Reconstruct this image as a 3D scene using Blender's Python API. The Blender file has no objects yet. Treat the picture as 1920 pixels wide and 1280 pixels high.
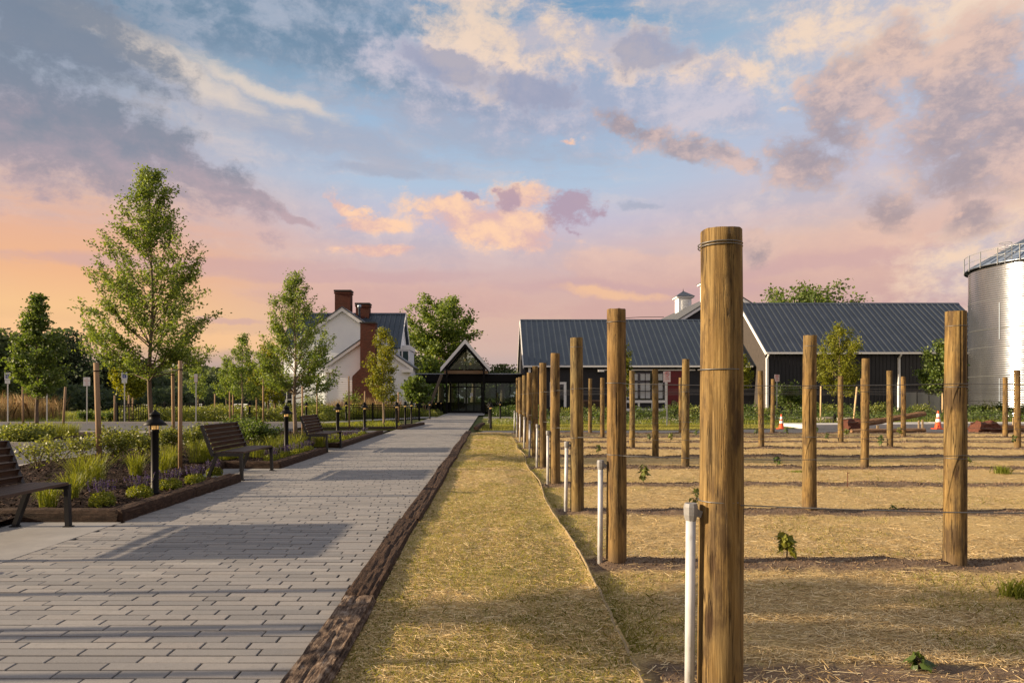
import bpy, math, random
import numpy as np
from mathutils import Vector, Matrix

random.seed(7)
RNG = np.random.default_rng(7)
SC = bpy.context.scene
COL = SC.collection
PI = math.pi
R = math.radians

# ------------------------------------------------------------------ camera
EYE = 1.35                       # metres; +Y runs along the brick path, +X to the right
cam_d = bpy.data.cameras.new('camera')
cam_d.sensor_width = 36.0
cam_d.lens = 24.0
cam_d.shift_x = 40.0 / 1920
cam_d.shift_y = 105.0 / 1920
cam_d.clip_start = 0.05
cam_d.clip_end = 6000
cam = bpy.data.objects.new('camera', cam_d)
cam.location = (0, 0, EYE)
cam.rotation_euler = (R(90), 0, 0)
COL.objects.link(cam)
SC.camera = cam

# ------------------------------------------------------------------ light
SUN_EL = R(14.2)
SUN_TRAVEL_AZ = R(2.6)           # light travels towards +X and a little towards +Y
sd = bpy.data.lights.new('sun', 'SUN')
sd.energy = 5.0
sd.angle = R(0.55)
sd.color = (1.0, 0.78, 0.53)
sun = bpy.data.objects.new('sun', sd)
tv = Vector((math.cos(SUN_TRAVEL_AZ) * math.cos(SUN_EL), math.sin(SUN_TRAVEL_AZ) * math.cos(SUN_EL), -math.sin(SUN_EL)))
sun.rotation_euler = tv.to_track_quat('-Z', 'Y').to_euler()
sun.location = (-30, -3, 20)
COL.objects.link(sun)

SC.view_settings.view_transform = 'Standard'
SC.view_settings.look = 'None'
SC.view_settings.gamma = 1.0
SC.view_settings.use_curve_mapping = False
SC.view_settings.exposure = 1.15
SC.cycles.max_bounces = 8
SC.cycles.transparent_max_bounces = 12
SC.cycles.caustics_reflective = False
SC.cycles.caustics_refractive = False
SC.cycles.sample_clamp_indirect = 4.0

# ------------------------------------------------------------------ node helper
class X:
    """a node socket with arithmetic"""
    def __init__(s, nt, sock): s.nt, s.s = nt, sock
    def _m(s, op, *a, clamp=False):
        n = s.nt.nodes.new('ShaderNodeMath'); n.operation = op; n.use_clamp = clamp
        for i, v in enumerate((s,) + a):
            if isinstance(v, X): s.nt.links.new(v.s, n.inputs[i])
            else: n.inputs[i].default_value = float(v)
        return X(s.nt, n.outputs[0])
    def __add__(s, o): return s._m('ADD', o)
    def __radd__(s, o): return s._m('ADD', o)
    def __sub__(s, o): return s._m('SUBTRACT', o)
    def __rsub__(s, o): return (s * -1.0) + o
    def __mul__(s, o): return s._m('MULTIPLY', o)
    def __rmul__(s, o): return s._m('MULTIPLY', o)
    def __truediv__(s, o): return s._m('DIVIDE', o)
    def sin(s): return s._m('SINE')
    def abs(s): return s._m('ABSOLUTE')
    def frac(s): return s._m('FRACT')
    def sqrt(s): return s._m('SQRT')
    def pow(s, p): return s._m('POWER', p)
    def max(s, o): return s._m('MAXIMUM', o)
    def min(s, o): return s._m('MINIMUM', o)
    def clamp(s): return s._m('ADD', 0.0, clamp=True)
    def ss(s, lo, hi, a=0.0, b=1.0):
        n = s.nt.nodes.new('ShaderNodeMapRange'); n.interpolation_type = 'SMOOTHSTEP'
        s.nt.links.new(s.s, n.inputs[0])
        for i, v in zip((1, 2, 3, 4), (lo, hi, a, b)): n.inputs[i].default_value = v
        return X(s.nt, n.outputs[0])

def n_xyz(nt, v):
    n = nt.nodes.new('ShaderNodeSeparateXYZ'); nt.links.new(v.s, n.inputs[0])
    return [X(nt, o) for o in n.outputs]
def n_vec(nt, *a):
    n = nt.nodes.new('ShaderNodeCombineXYZ')
    for i, v in enumerate(a):
        if isinstance(v, X): nt.links.new(v.s, n.inputs[i])
        else: n.inputs[i].default_value = v
    return X(nt, n.outputs[0])
def n_noise(nt, vec, scale, detail=5, rough=0.55, dist=0.0, color=False):
    n = nt.nodes.new('ShaderNodeTexNoise')
    n.inputs['Scale'].default_value = scale; n.inputs['Detail'].default_value = detail
    n.inputs['Roughness'].default_value = rough; n.inputs['Distortion'].default_value = dist
    if vec is not None: nt.links.new(vec.s, n.inputs['Vector'])
    return X(nt, n.outputs['Color' if color else 'Fac'])
def n_mix(nt, f, a, b, mode='MIX'):
    n = nt.nodes.new('ShaderNodeMix'); n.data_type = 'RGBA'; n.blend_type = mode
    for v, k in ((f, 0), (a, 6), (b, 7)):
        if isinstance(v, X): nt.links.new(v.s, n.inputs[k])
        elif k == 0: n.inputs[0].default_value = v
        else: n.inputs[k].default_value = (*v, 1)
    return X(nt, n.outputs[2])
def n_ramp(nt, f, stops, interp='LINEAR'):
    n = nt.nodes.new('ShaderNodeValToRGB'); n.color_ramp.interpolation = interp
    el = n.color_ramp.elements
    while len(el) > 1: el.remove(el[-1])
    for i, (p, c) in enumerate(stops):
        e = el[0] if i == 0 else el.new(p)
        e.position = p; e.color = (*c, 1)
    nt.links.new(f.s, n.inputs[0])
    return X(nt, n.outputs[0])
def n_scale(nt, v, f):
    n = nt.nodes.new('ShaderNodeVectorMath'); n.operation = 'SCALE'
    nt.links.new(v.s, n.inputs[0])
    if isinstance(f, X): nt.links.new(f.s, n.inputs['Scale'])
    else: n.inputs['Scale'].default_value = f
    return X(nt, n.outputs[0])

def lin(c):
    return tuple((x / 255 / 12.92 if x / 255 <= 0.04045 else ((x / 255 + 0.055) / 1.055) ** 2.4) for x in c)

# ------------------------------------------------------------------ sky
def sky_angles(px, py):
    """azimuth and elevation of a cloud (1920-pixel frame of the photograph)"""
    u = math.atan2(px - 920, 1280)
    return u, math.atan2((745 - py) * math.cos(u), 1280)

def build_sky():
    w = bpy.data.worlds.new('World'); SC.world = w; w.use_nodes = True
    nt = w.node_tree
    for n in list(nt.nodes): nt.nodes.remove(n)
    out = nt.nodes.new('ShaderNodeOutputWorld'); bg = nt.nodes.new('ShaderNodeBackground')
    nt.links.new(bg.outputs[0], out.inputs[0])
    tc = nt.nodes.new('ShaderNodeTexCoord')
    x, y, z = n_xyz(nt, X(nt, tc.outputs['Generated']))
    az = x._m('ARCTAN2', y)
    el = z._m('ARCSINE')
    # domain warp
    base = n_vec(nt, az, el * 1.35, 0.37)
    c1 = n_noise(nt, base, 4.2, 9, 0.62, color=True)
    c2 = n_noise(nt, n_vec(nt, az, el * 1.2, 4.1), 15.0, 10, 0.66, color=True)
    a1, b1, d1 = n_xyz(nt, c1); a2, b2, d2 = n_xyz(nt, c2)
    u = az + (a1 - 0.5) * 0.14 + (a2 - 0.5) * 0.060
    v = el + (b1 - 0.5) * 0.08 + (b2 - 0.5) * 0.045
    us = az + (a1 - 0.5) * 0.26 + (a2 - 0.5) * 0.05      # softer set for long streaks
    vs = el + (b1 - 0.5) * 0.055 + (b2 - 0.5) * 0.016
    # fine-grained billows (kept close to the true direction so they stay crisp) and combed-out wisps
    uf = az + (a1 - 0.5) * 0.05; vf = el + (b1 - 0.5) * 0.04
    bl1 = n_noise(nt, n_vec(nt, uf, vf * 1.45, 9.3), 11.0, 12, 0.66)
    bl2 = n_noise(nt, n_vec(nt, uf, vf * 1.45, 21.7), 27.0, 10, 0.68)
    billow = (bl1 - 0.5) * 1.5 + (bl2 - 0.5) * 0.75 + 0.5
    wisp = (n_noise(nt, n_vec(nt, us * 0.42 + vs * 0.45, vs * 2.1, 2.2), 8.0, 12, 0.66) - 0.5) * 1.5 + 0.5

    def blob(px, py, wpx, hpx, rot=0.0, soft=False):
        U, V = sky_angles(px, py)
        ku = math.cos(U) ** 2 / 1280
        kv = math.cos(U) / 1280
        A, B = wpx * ku, hpx * kv
        q, k = (us, vs) if soft else (u, v)
        du, dv = q - U, k - V
        if rot:
            c, s = math.cos(R(rot)), math.sin(R(rot))
            du, dv = du * c + dv * s, dv * c - du * s
        return 1.0 - ((du * (1 / A)).pow(2.0) + (dv * (1 / B)).pow(2.0)).sqrt()

    def union(bl):
        m = bl[0]
        for b in bl[1:]: m = m.max(b)
        return m

    # clear sky: three colour columns over elevation (0 .. 0.6 rad), blended over azimuth
    S = 1 / 0.62
    def col(pts):
        return n_ramp(nt, el * S, [(max(0.0, math.atan2((745 - p) * cu, 1280)) * S, lin(c)) for p, c in pts for cu in (1,)])
    left = col([(745, (168, 150, 142)), (690, (186, 158, 146)), (650, (232, 182, 136)), (600, (244, 192, 136)),
                (540, (238, 178, 132)), (460, (228, 174, 146)), (400, (222, 184, 164)), (345, (190, 182, 192)), (250, (160, 168, 182)),
                (120, (132, 154, 172)), (0, (98, 132, 152))])
    mid = col([(745, (176, 164, 168)), (690, (192, 170, 168)), (655, (210, 176, 164)), (600, (217, 177, 161)),
               (540, (212, 174, 166)), (470, (208, 182, 184)), (420, (196, 188, 205)), (350, (176, 194, 216)), (230, (158, 184, 212)),
               (120, (126, 168, 200)), (0, (96, 146, 184))])
    right = col([(745, (178, 164, 166)), (690, (190, 162, 160)), (600, (206, 168, 160)), (540, (214, 175, 162)),
                 (470, (226, 186, 166)), (420, (214, 188, 186)), (350, (194, 190, 206)), (230, (178, 190, 212)),
                 (110, (172, 188, 206)), (0, (160, 176, 196))])
    c = n_mix(nt, az.ss(-0.52, -0.12), left, mid)
    c = n_mix(nt, az.ss(0.12, 0.50), c, right)
    # the clear sky's own scattering, from the Sky Texture
    sk = nt.nodes.new('ShaderNodeTexSky'); sk.sky_type = 'NISHITA'; sk.sun_disc = False
    sk.sun_elevation = SUN_EL; sk.sun_rotation = R(270) - SUN_TRAVEL_AZ
    sk.dust_density = 2.0
    c = n_mix(nt, 0.10, c, n_scale(nt, X(nt, sk.outputs[0]), 0.10))

    def layer(c, m, colour, op=1.0):
        return n_mix(nt, m * op if op != 1.0 else m, c, colour)

    # thin high veil, everywhere
    veil = wisp.ss(0.34, 0.74) * el.ss(0.10, 0.30)
    c = layer(c, veil, n_mix(nt, billow.ss(0.30, 0.70), lin((168, 172, 190)), lin((220, 202, 196))), 0.55)
    # smooth pink-orange bank low over the horizon
    bank = union([blob(1500, 560, 900, 95, 2, True), blob(1720, 470, 520, 110, 6, True), blob(1230, 515, 210, 62, -6, True), blob(760, 570, 300, 60, 0, True)])
    c = layer(c, (bank + (wisp - 0.5) * 1.0 + (billow - 0.5) * 0.35).ss(0.05, 0.50), n_mix(nt, (el + (billow - 0.5) * 0.07).ss(0.10, 0.24), lin((198, 158, 154)), lin((228, 188, 168))), 0.60)
    streak = union([blob(330, 500, 420, 26, 3, True), blob(640, 520, 330, 18, 2, True), blob(1180, 540, 360, 22, -3, True), blob(1500, 500, 300, 26, 4, True), blob(430, 608, 80, 7, 0, True)])
    c = layer(c, (streak + (wisp - 0.5) * 1.3).ss(0.0, 0.6), lin((196, 160, 162)), 0.55)
    lowlit = union([blob(1130, 545, 150, 14, -4, True), blob(480, 640, 420, 20, 2, True), blob(120, 630, 300, 34, 0, True)])
    c = layer(c, (lowlit + (wisp - 0.5) * 1.2).ss(0.0, 0.7), lin((246, 196, 144)), 0.6)
    # upper blue-grey decks
    deck = union([blob(620, 60, 600, 120, -8, True), blob(330, 20, 560, 90, 0, True), blob(900, 170, 300, 64, -12, True), blob(760, 110, 420, 80, -8, True)])
    dm = (deck + (billow - 0.5) * 0.9 + (wisp - 0.5) * 1.0).ss(-0.10, 0.60)
    c = layer(c, dm, n_mix(nt, billow.ss(0.25, 0.75), lin((104, 130, 154)), lin((160, 170, 188))), 0.80)
    thin = union([blob(560, 235, 420, 46, -12, True), blob(720, 325, 140, 14, -4, True), blob(1210, 378, 40, 11), blob(900, 250, 330, 60, -8, True)])
    c = layer(c, (thin + (wisp - 0.5) * 1.3 + (billow - 0.5) * 0.5).ss(-0.1, 0.7), lin((160, 166, 184)), 0.70)
    under = union([blob(1080, 190, 400, 85, -4, True), blob(1330, 190, 140, 50, -20, True), blob(880, 150, 260, 60, -10, True)])
    c = layer(c, (under + (billow - 0.5) * 1.0).ss(-0.15, 0.60), n_mix(nt, billow.ss(0.28, 0.72), lin((160, 166, 188)), lin((200, 192, 202))), 0.80)
    # cream banks catching the light
    cream = union([blob(1010, 85, 220, 66, -16), blob(1340, 130, 170, 40, -10), blob(1130, 100, 260, 56, -8), blob(900, 150, 90, 30, -30), blob(1680, 50, 280, 100, -4, True),
                   blob(1850, 480, 220, 120, 10, True), blob(1488, 203, 30, 11)])
    c = layer(c, (cream + (billow - 0.5) * 1.3 + (wisp - 0.5) * 0.8).ss(-0.15, 0.75), n_mix(nt, (billow + (b2 - 0.5) * 0.5).ss(0.28, 0.66), lin((192, 184, 192)), lin((238, 210, 184))), 0.82)
    soft = union([blob(290, 105, 300, 34, -18, True), blob(480, 165, 200, 20, -16, True)])
    c = layer(c, (soft + (wisp - 0.5) * 1.2 + (billow - 0.5) * 0.5).ss(-0.15, 0.85), lin((226, 208, 190)), 0.70)
    shadowed = union([blob(1205, 100, 120, 38, -6), blob(1000, 175, 130, 26, -10), blob(860, 130, 120, 30, -15)])
    c = layer(c, (shadowed + (billow - 0.5) * 1.9).ss(0.0, 0.55), lin((146, 152, 176)), 0.75)
    # dark cloud that fills the upper left and tails off to the right
    dark = union([blob(20, 200, 330, 160, -14), blob(190, 265, 320, 90, -22), blob(360, 320, 200, 58, -26), blob(90, 60, 260, 150, 0),
                  blob(470, 368, 95, 22, -22), blob(545, 400, 60, 12, -12)])
    dk = (dark + (billow - 0.5) * 1.7 + (wisp - 0.5) * 0.5).ss(-0.10, 0.62)
    c = layer(c, dk, n_mix(nt, (el + (billow - 0.5) * 0.13).ss(0.20, 0.37), lin((192, 164, 168)), lin((116, 128, 146))), 0.88)
    # mauve cumulus
    mauve = union([blob(1590, 190, 130, 80, 30), blob(1690, 110, 80, 66, 55), blob(1490, 315, 100, 62, -10), blob(1560, 255, 80, 64, 50), blob(1800, 190, 100, 130, 25), blob(1770, 265, 130, 80, 20),
                   blob(1880, 250, 150, 130, 0), blob(1850, 100, 90, 80, 50), blob(1790, 330, 140, 95, 10), blob(1640, 390, 90, 45, 0), blob(1810, 410, 80, 45, -20), blob(1185, 238, 90, 28, -24),
                   blob(1265, 285, 76, 28, -24), blob(1330, 305, 70, 20, -20), blob(1410, 470, 40, 44, -20)])
    mm = (mauve + (billow - 0.5) * 1.8).ss(-0.12, 0.60)
    shade = ((billow - 0.5) * 0.9 + (a2 - 0.5) * 0.5 + 0.5).ss(0.34, 0.74)
    c = layer(c, mm, n_mix(nt, shade, lin((156, 142, 148)), lin((214, 182, 170))), 0.80)
    # small clouds lit from below
    glow = union([blob(695, 420, 72, 16, 0, True), blob(915, 412, 165, 42, -6), blob(970, 446, 130, 34, -4), blob(705, 468, 94, 13, 2, True), blob(985, 372, 80, 32, 8), blob(1080, 258, 26, 9), blob(660, 385, 60, 12, -30, True)])
    c = layer(c, (glow + (billow - 0.5) * 1.5).ss(-0.10, 0.62), n_mix(nt, ((billow - 0.5) * 1.3 + (el - 0.250) * 2.0 + 0.5).ss(0.30, 0.80), lin((216, 176, 170)), lin((250, 204, 166))), 0.88)
    puff = union([blob(1070, 392, 58, 48, -20), blob(960, 378, 36, 24, 20), blob(1085, 432, 26, 18), blob(905, 372, 18, 10)])
    c = layer(c, (puff + (billow - 0.5) * 2.0).ss(-0.02, 0.50), lin((172, 148, 164)), 0.85)
    # the broken cloud cover is continued out of view, added to brighten the ambient light
    beyond = az.abs().ss(0.72, 1.05).max(el.ss(0.56, 0.80))
    cover = (n_noise(nt, n_vec(nt, x, y, z * 1.6), 2.6, 9, 0.62)).ss(0.40, 0.60) * beyond * el.ss(0.12, 0.35)
    c = layer(c, cover, n_mix(nt, (n_noise(nt, n_vec(nt, x, y, z * 1.6), 5.0, 8, 0.6)).ss(0.36, 0.66), lin((190, 184, 194)), lin((238, 220, 204))), 0.90)
    c = n_scale(nt, c, 0.495)
    nt.links.new(c.s, bg.inputs[0])
    bg.inputs[1].default_value = 1.0
    w.cycles.sampling_method = 'MANUAL'; w.cycles.sample_map_resolution = 512
build_sky()

# ------------------------------------------------------------------ materials
MAT = {}
def mat(name, base=(0.5, 0.5, 0.5), rough=0.7, metal=0.0, spec=0.5, fn=None, emit=None, bump=None):
    """fn(nt, pos, bsdf) may return a colour socket; bump = (scale, strength, distance)"""
    m = bpy.data.materials.new(name); m.use_nodes = True
    nt = m.node_tree; b = nt.nodes['Principled BSDF']
    b.inputs['Base Color'].default_value = (*base, 1); b.inputs['Roughness'].default_value = rough
    b.inputs['Metallic'].default_value = metal; b.inputs['Specular IOR Level'].default_value = spec
    if emit:
        b.inputs['Emission Color'].default_value = (*emit[0], 1); b.inputs['Emission Strength'].default_value = emit[1]
    tc = nt.nodes.new('ShaderNodeTexCoord'); pos = X(nt, tc.outputs['Object'])
    h = None
    if fn:
        r = fn(nt, pos, b)
        c, h = r if isinstance(r, tuple) else (r, None)
        if c is not None: nt.links.new(c.s, b.inputs['Base Color'])
    if bump or h is not None:
        bn = nt.nodes.new('ShaderNodeBump')
        if h is None:
            h = n_noise(nt, pos, bump[0], 6, 0.6)
        bn.inputs['Strength'].default_value = bump[1] if bump else 0.6
        bn.inputs['Distance'].default_value = bump[2] if bump else 0.01
        nt.links.new(h.s, bn.inputs['Height']); nt.links.new(bn.outputs[0], b.inputs['Normal'])
    MAT[name] = m
    return m

def island(nt):
    n = nt.nodes.new('ShaderNodeNewGeometry'); return X(nt, n.outputs['Random Per Island'])
def wpos(nt):
    n = nt.nodes.new('ShaderNodeNewGeometry'); return X(nt, n.outputs['Position'])
def objrand(nt):
    n = nt.nodes.new('ShaderNodeObjectInfo'); return X(nt, n.outputs['Random'])
def stretch(nt, pos, sx, sy, sz, off=None):
    x, y, z = n_xyz(nt, pos)
    if off is not None: z = z + off * 37.0; x = x + off * 11.0
    return n_vec(nt, x * sx, y * sy, z * sz)

# ------------------------------------------------------------------ mesh builders
class MB:
    def __init__(s): s.v, s.f = [], []
    def add(s, vs, fs):
        o = len(s.v); s.v += [tuple(p) for p in vs]; s.f += [tuple(i + o for i in f) for f in fs]
    def box(s, x0, x1, y0, y1, z0, z1):
        s.add([(x0, y0, z0), (x1, y0, z0), (x1, y1, z0), (x0, y1, z0), (x0, y0, z1), (x1, y0, z1), (x1, y1, z1), (x0, y1, z1)],
              [(0, 3, 2, 1), (4, 5, 6, 7), (0, 1, 5, 4), (1, 2, 6, 5), (2, 3, 7, 6), (3, 0, 4, 7)])
        return s
    def cbox(s, x0, x1, y0, y1, z0, z1, c):
        """box with chamfered top edges"""
        s.add([(x0, y0, z0), (x1, y0, z0), (x1, y1, z0), (x0, y1, z0), (x0, y0, z1 - c), (x1, y0, z1 - c), (x1, y1, z1 - c), (x0, y1, z1 - c),
               (x0 + c, y0 + c, z1), (x1 - c, y0 + c, z1), (x1 - c, y1 - c, z1), (x0 + c, y1 - c, z1)],
              [(0, 1, 5, 4), (1, 2, 6, 5), (2, 3, 7, 6), (3, 0, 4, 7), (4, 5, 9, 8), (5, 6, 10, 9), (6, 7, 11, 10), (7, 4, 8, 11), (8, 9, 10, 11)])
        return s
    def beam(s, a, b, w, h, up=(0, 0, 1)):
        """box of width w and height h along a-b"""
        a, b = Vector(a), Vector(b); d = (b - a).normalized()
        side = d.cross(Vector(up))
        if side.length < 1e-4: side = d.cross(Vector((0, 1, 0)))
        side.normalize(); u = side.cross(d)
        p = []
        for q in (a, b):
            for i, j in ((-1, -1), (1, -1), (1, 1), (-1, 1)): p.append(q + side * (i * w / 2) + u * (j * h / 2))
        s.add(p, [(0, 3, 2, 1), (4, 5, 6, 7), (0, 1, 5, 4), (1, 2, 6, 5), (2, 3, 7, 6), (3, 0, 4, 7)])
        return s
    def tube(s, pts, r, n=8, cap=True):
        pts = [Vector(p) for p in pts]
        rs = r if isinstance(r, (list, tuple)) else [r] * len(pts)
        vs, fs = [], []
        ref = None
        for i, p in enumerate(pts):
            d = (pts[min(i + 1, len(pts) - 1)] - pts[max(i - 1, 0)]).normalized()
            if ref is None:
                ref = d.cross(Vector((0, 0, 1)))
                if ref.length < 1e-3: ref = Vector((1, 0, 0))
            ref = (ref - d * ref.dot(d)).normalized(); o = d.cross(ref)
            for k in range(n):
                a = 2 * PI * k / n
                vs.append(p + ref * (math.cos(a) * rs[i]) + o * (math.sin(a) * rs[i]))
        for i in range(len(pts) - 1):
            for k in range(n):
                k2 = (k + 1) % n
                fs.append((i * n + k, i * n + k2, (i + 1) * n + k2, (i + 1) * n + k))
        if cap:
            fs.append(tuple(range(n - 1, -1, -1))); m = (len(pts) - 1) * n
            fs.append(tuple(m + k for k in range(n)))
        s.add(vs, fs); return s
    def lathe(s, prof, n=16, cx=0, cy=0, cap=True):
        vs = [(cx + r * math.cos(2 * PI * k / n), cy + r * math.sin(2 * PI * k / n), z) for r, z in prof for k in range(n)]
        fs = []
        for i in range(len(prof) - 1):
            for k in range(n):
                k2 = (k + 1) % n; fs.append((i * n + k, i * n + k2, (i + 1) * n + k2, (i + 1) * n + k))
        if cap:
            fs.append(tuple(range(n - 1, -1, -1))); m = (len(prof) - 1) * n; fs.append(tuple(m + k for k in range(n)))
        s.add(vs, fs); return s
    def ring(s, c, R_, r, n=24, m=6, sx=1.0, sy=1.0):
        vs, fs = [], []
        for i in range(n):
            a = 2 * PI * i / n
            for k in range(m):
                b = 2 * PI * k / m; q = R_ + r * math.cos(b)
                vs.append((c[0] + q * math.cos(a) * sx, c[1] + q * math.sin(a) * sy, c[2] + r * math.sin(b)))
        for i in range(n):
            for k in range(m):
                i2, k2 = (i + 1) % n, (k + 1) % m
                fs.append((i * m + k, i2 * m + k, i2 * m + k2, i * m + k2))
        s.add(vs, fs); return s
    def prism(s, poly, y0, y1):
        """polygon in x-z (counter-clockwise seen from -Y) extruded from y0 to y1"""
        n = len(poly)
        s.add([(x, y0, z) for x, z in poly] + [(x, y1, z) for x, z in poly],
              [tuple(range(n)), tuple(range(2 * n - 1, n - 1, -1))] + [(i, i + n, (i + 1) % n + n, (i + 1) % n) for i in range(n)])
        return s
    def prismx(s, poly, x0, x1):
        """polygon in y-z extruded along x"""
        n = len(poly)
        s.add([(x0, y, z) for y, z in poly] + [(x1, y, z) for y, z in poly],
              [tuple(range(n - 1, -1, -1)), tuple(range(n, 2 * n))] + [(i, (i + 1) % n, (i + 1) % n + n, i + n) for i in range(n)])
        return s
    def sheet(s, pts, z):
        s.add([(x, y, z) for x, y in pts], [tuple(range(len(pts)))]); return s
    def mesh(s, name, m=None, smooth=False):
        me = bpy.data.meshes.new(name); me.from_pydata(s.v, [], s.f); me.update()
        if m: me.materials.append(MAT[m])
        if smooth:
            me.polygons.foreach_set('use_smooth', [True] * len(me.polygons)); me.update()
        return me
    def build(s, name, m, parent=None, smooth=False, kind=None, loc=None):
        return link(name, s.mesh(name, m, smooth), parent, kind, loc)

def link(name, me, parent=None, kind=None, loc=None, rot=None):
    o = bpy.data.objects.new(name, me); COL.objects.link(o)
    if parent: o.parent = parent
    if loc is not None: o.location = loc
    if rot is not None: o.rotation_euler = rot
    if kind: o['kind'] = kind
    return o

def soup(name, V, k, m, per_face_mats=None):
    """mesh of loose polygons with k corners each; V has shape (n*k, 3)"""
    V = np.ascontiguousarray(V, dtype=np.float32); n = len(V) // k
    me = bpy.data.meshes.new(name)
    me.vertices.add(len(V)); me.vertices.foreach_set('co', V.ravel())
    me.loops.add(len(V)); me.loops.foreach_set('vertex_index', np.arange(len(V), dtype=np.int32))
    me.polygons.add(n)
    me.polygons.foreach_set('loop_start', np.arange(0, n * k, k, dtype=np.int32))
    me.polygons.foreach_set('loop_total', np.full(n, k, dtype=np.int32))
    me.update(calc_edges=True)
    me.materials.append(MAT[m])
    return me

def grid_mesh(name, xs, ys, zf, m):
    gx, gy = np.meshgrid(xs, ys); gz = zf(gx, gy)
    V = np.stack([gx, gy, gz], -1).reshape(-1, 3).astype(np.float32)
    nx, ny = len(xs), len(ys)
    i = (np.arange(ny - 1)[:, None] * nx + np.arange(nx - 1)[None, :]).ravel()
    F = np.stack([i, i + 1, i + nx + 1, i + nx], -1).astype(np.int32)
    me = bpy.data.meshes.new(name)
    me.vertices.add(len(V)); me.vertices.foreach_set('co', V.ravel())
    me.loops.add(F.size); me.loops.foreach_set('vertex_index', F.ravel())
    me.polygons.add(len(F))
    me.polygons.foreach_set('loop_start', np.arange(0, F.size, 4, dtype=np.int32))
    me.polygons.foreach_set('loop_total', np.full(len(F), 4, dtype=np.int32))
    me.polygons.foreach_set('use_smooth', np.ones(len(F), dtype=bool))
    me.update(calc_edges=True); me.materials.append(MAT[m])
    return me

def thing(name, label, cat, loc=(0, 0, 0), group=None, rotz=0.0):
    o = bpy.data.objects.new(name, None); COL.objects.link(o)
    o.empty_display_size = 0.1
    o.location = loc; o.rotation_euler = (0, 0, rotz)
    return tag(o, label, cat, group)
def tag(o, label, cat, group=None):
    o['label'] = label; o['category'] = cat
    if group: o['group'] = group
    return o
def copy_thing(root, loc, rotz, label):
    r = root.copy(); COL.objects.link(r); r.location = loc; r.rotation_euler = (0, 0, rotz); r['label'] = label
    for ch in list(root.children):
        c = ch.copy(); COL.objects.link(c); c.parent = r
        for g in ch.children:
            d = g.copy(); COL.objects.link(d); d.parent = c
    return r
ORD = ['first', 'second', 'third', 'fourth', 'fifth', 'sixth', 'seventh', 'eighth', 'ninth', 'tenth', 'eleventh', 'twelfth', 'thirteenth', 'fourteenth',
       'fifteenth', 'sixteenth', 'seventeenth', 'eighteenth', 'nineteenth', 'twentieth', 'twenty-first', 'twenty-second', 'twenty-third', 'twenty-fourth']

# smooth value noise for meshes
def vnoise(x, y, s=0):
    x = np.asarray(x, float); y = np.asarray(y, float)
    def h(i, j):
        t = np.sin(i * 127.1 + j * 311.7 + s * 74.7) * 43758.5453
        return t - np.floor(t)
    xi, yi = np.floor(x), np.floor(y); fx, fy = x - xi, y - yi
    fx = fx * fx * (3 - 2 * fx); fy = fy * fy * (3 - 2 * fy)
    return (h(xi, yi) * (1 - fx) + h(xi + 1, yi) * fx) * (1 - fy) + (h(xi, yi + 1) * (1 - fx) + h(xi + 1, yi + 1) * fx) * fy - 0.5
def fbm(x, y, s=0, o=4):
    r = 0; a = 1.0; f = 1.0
    for k in range(o):
        r = r + a * vnoise(x * f, y * f, s + k); a *= 0.5; f *= 2.03
    return r

# pixel of the photograph (1920 wide) -> a place on the ground / at a distance
def gp(px, py, z=0.0):
    y = 1280 * (EYE - z) / (py - 745); return (px - 920) / 1280 * y, y
def xa(px, y): return (px - 920) / 1280 * y
def za(py, y): return EYE - (py - 745) / 1280 * y

# ------------------------------------------------------------------ material library
def f_wood_post(nt, pos, b):
    r = objrand(nt)
    g = n_noise(nt, stretch(nt, pos, 9, 9, 0.55, r), 6.0, 8, 0.65)
    fine = n_noise(nt, stretch(nt, pos, 60, 60, 1.6, r), 3.0, 5, 0.6)
    blot = n_noise(nt, stretch(nt, pos, 2.2, 2.2, 0.9, r), 2.6, 6, 0.6)
    dark = n_noise(nt, stretch(nt, pos, 5, 5, 1.3, r), 2.0, 6, 0.68)
    c = n_ramp(nt, (g * 0.7 + fine * 0.3), [(0.32, (0.058, 0.034, 0.013)), (0.49, (0.165, 0.106, 0.037)), (0.66, (0.300, 0.212, 0.088))])
    c = n_mix(nt, blot.ss(0.42, 0.66) * 0.6, c, (0.140, 0.108, 0.054))
    c = n_mix(nt, dark.ss(0.47, 0.64) * 0.80, c, (0.046, 0.029, 0.016))
    x, y, z = n_xyz(nt, pos)
    crack = n_noise(nt, stretch(nt, pos, 16, 16, 0.5, r), 2.2, 3, 0.5)
    ck = (crack - 0.5).abs().ss(0.0, 0.016, 1.0, 0.0) * blot.ss(0.42, 0.55)
    c = n_mix(nt, ck * 0.8, c, (0.03, 0.018, 0.009))
    vo = nt.nodes.new('ShaderNodeTexVoronoi'); vo.inputs['Scale'].default_value = 1.0
    nt.links.new(stretch(nt, pos, 8, 8, 2.6, r).s, vo.inputs['Vector'])
    vr = n_xyz(nt, X(nt, vo.outputs['Color']))[0]
    knot = (X(nt, vo.outputs['Distance']) + (fine - 0.5) * 0.25).ss(0.10, 0.22, 1.0, 0.0) * vr.ss(0.55, 0.60)
    c = n_mix(nt, knot * 0.85, c, (0.040, 0.022, 0.011))
    c = n_mix(nt, z.ss(0.02, 0.16, 0.55, 0.0), c, (0.095, 0.068, 0.045))
    c = n_mix(nt, 1.0, c, n_ramp(nt, r, [(0, (0.92, 0.92, 0.92)), (0.5, (1.08, 1.0, 0.92)), (1, (1.0, 1.04, 1.0))]), 'MULTIPLY')
    return c, fine * 0.5 + g * 0.6 - ck * 1.4 - knot * 0.8

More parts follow.
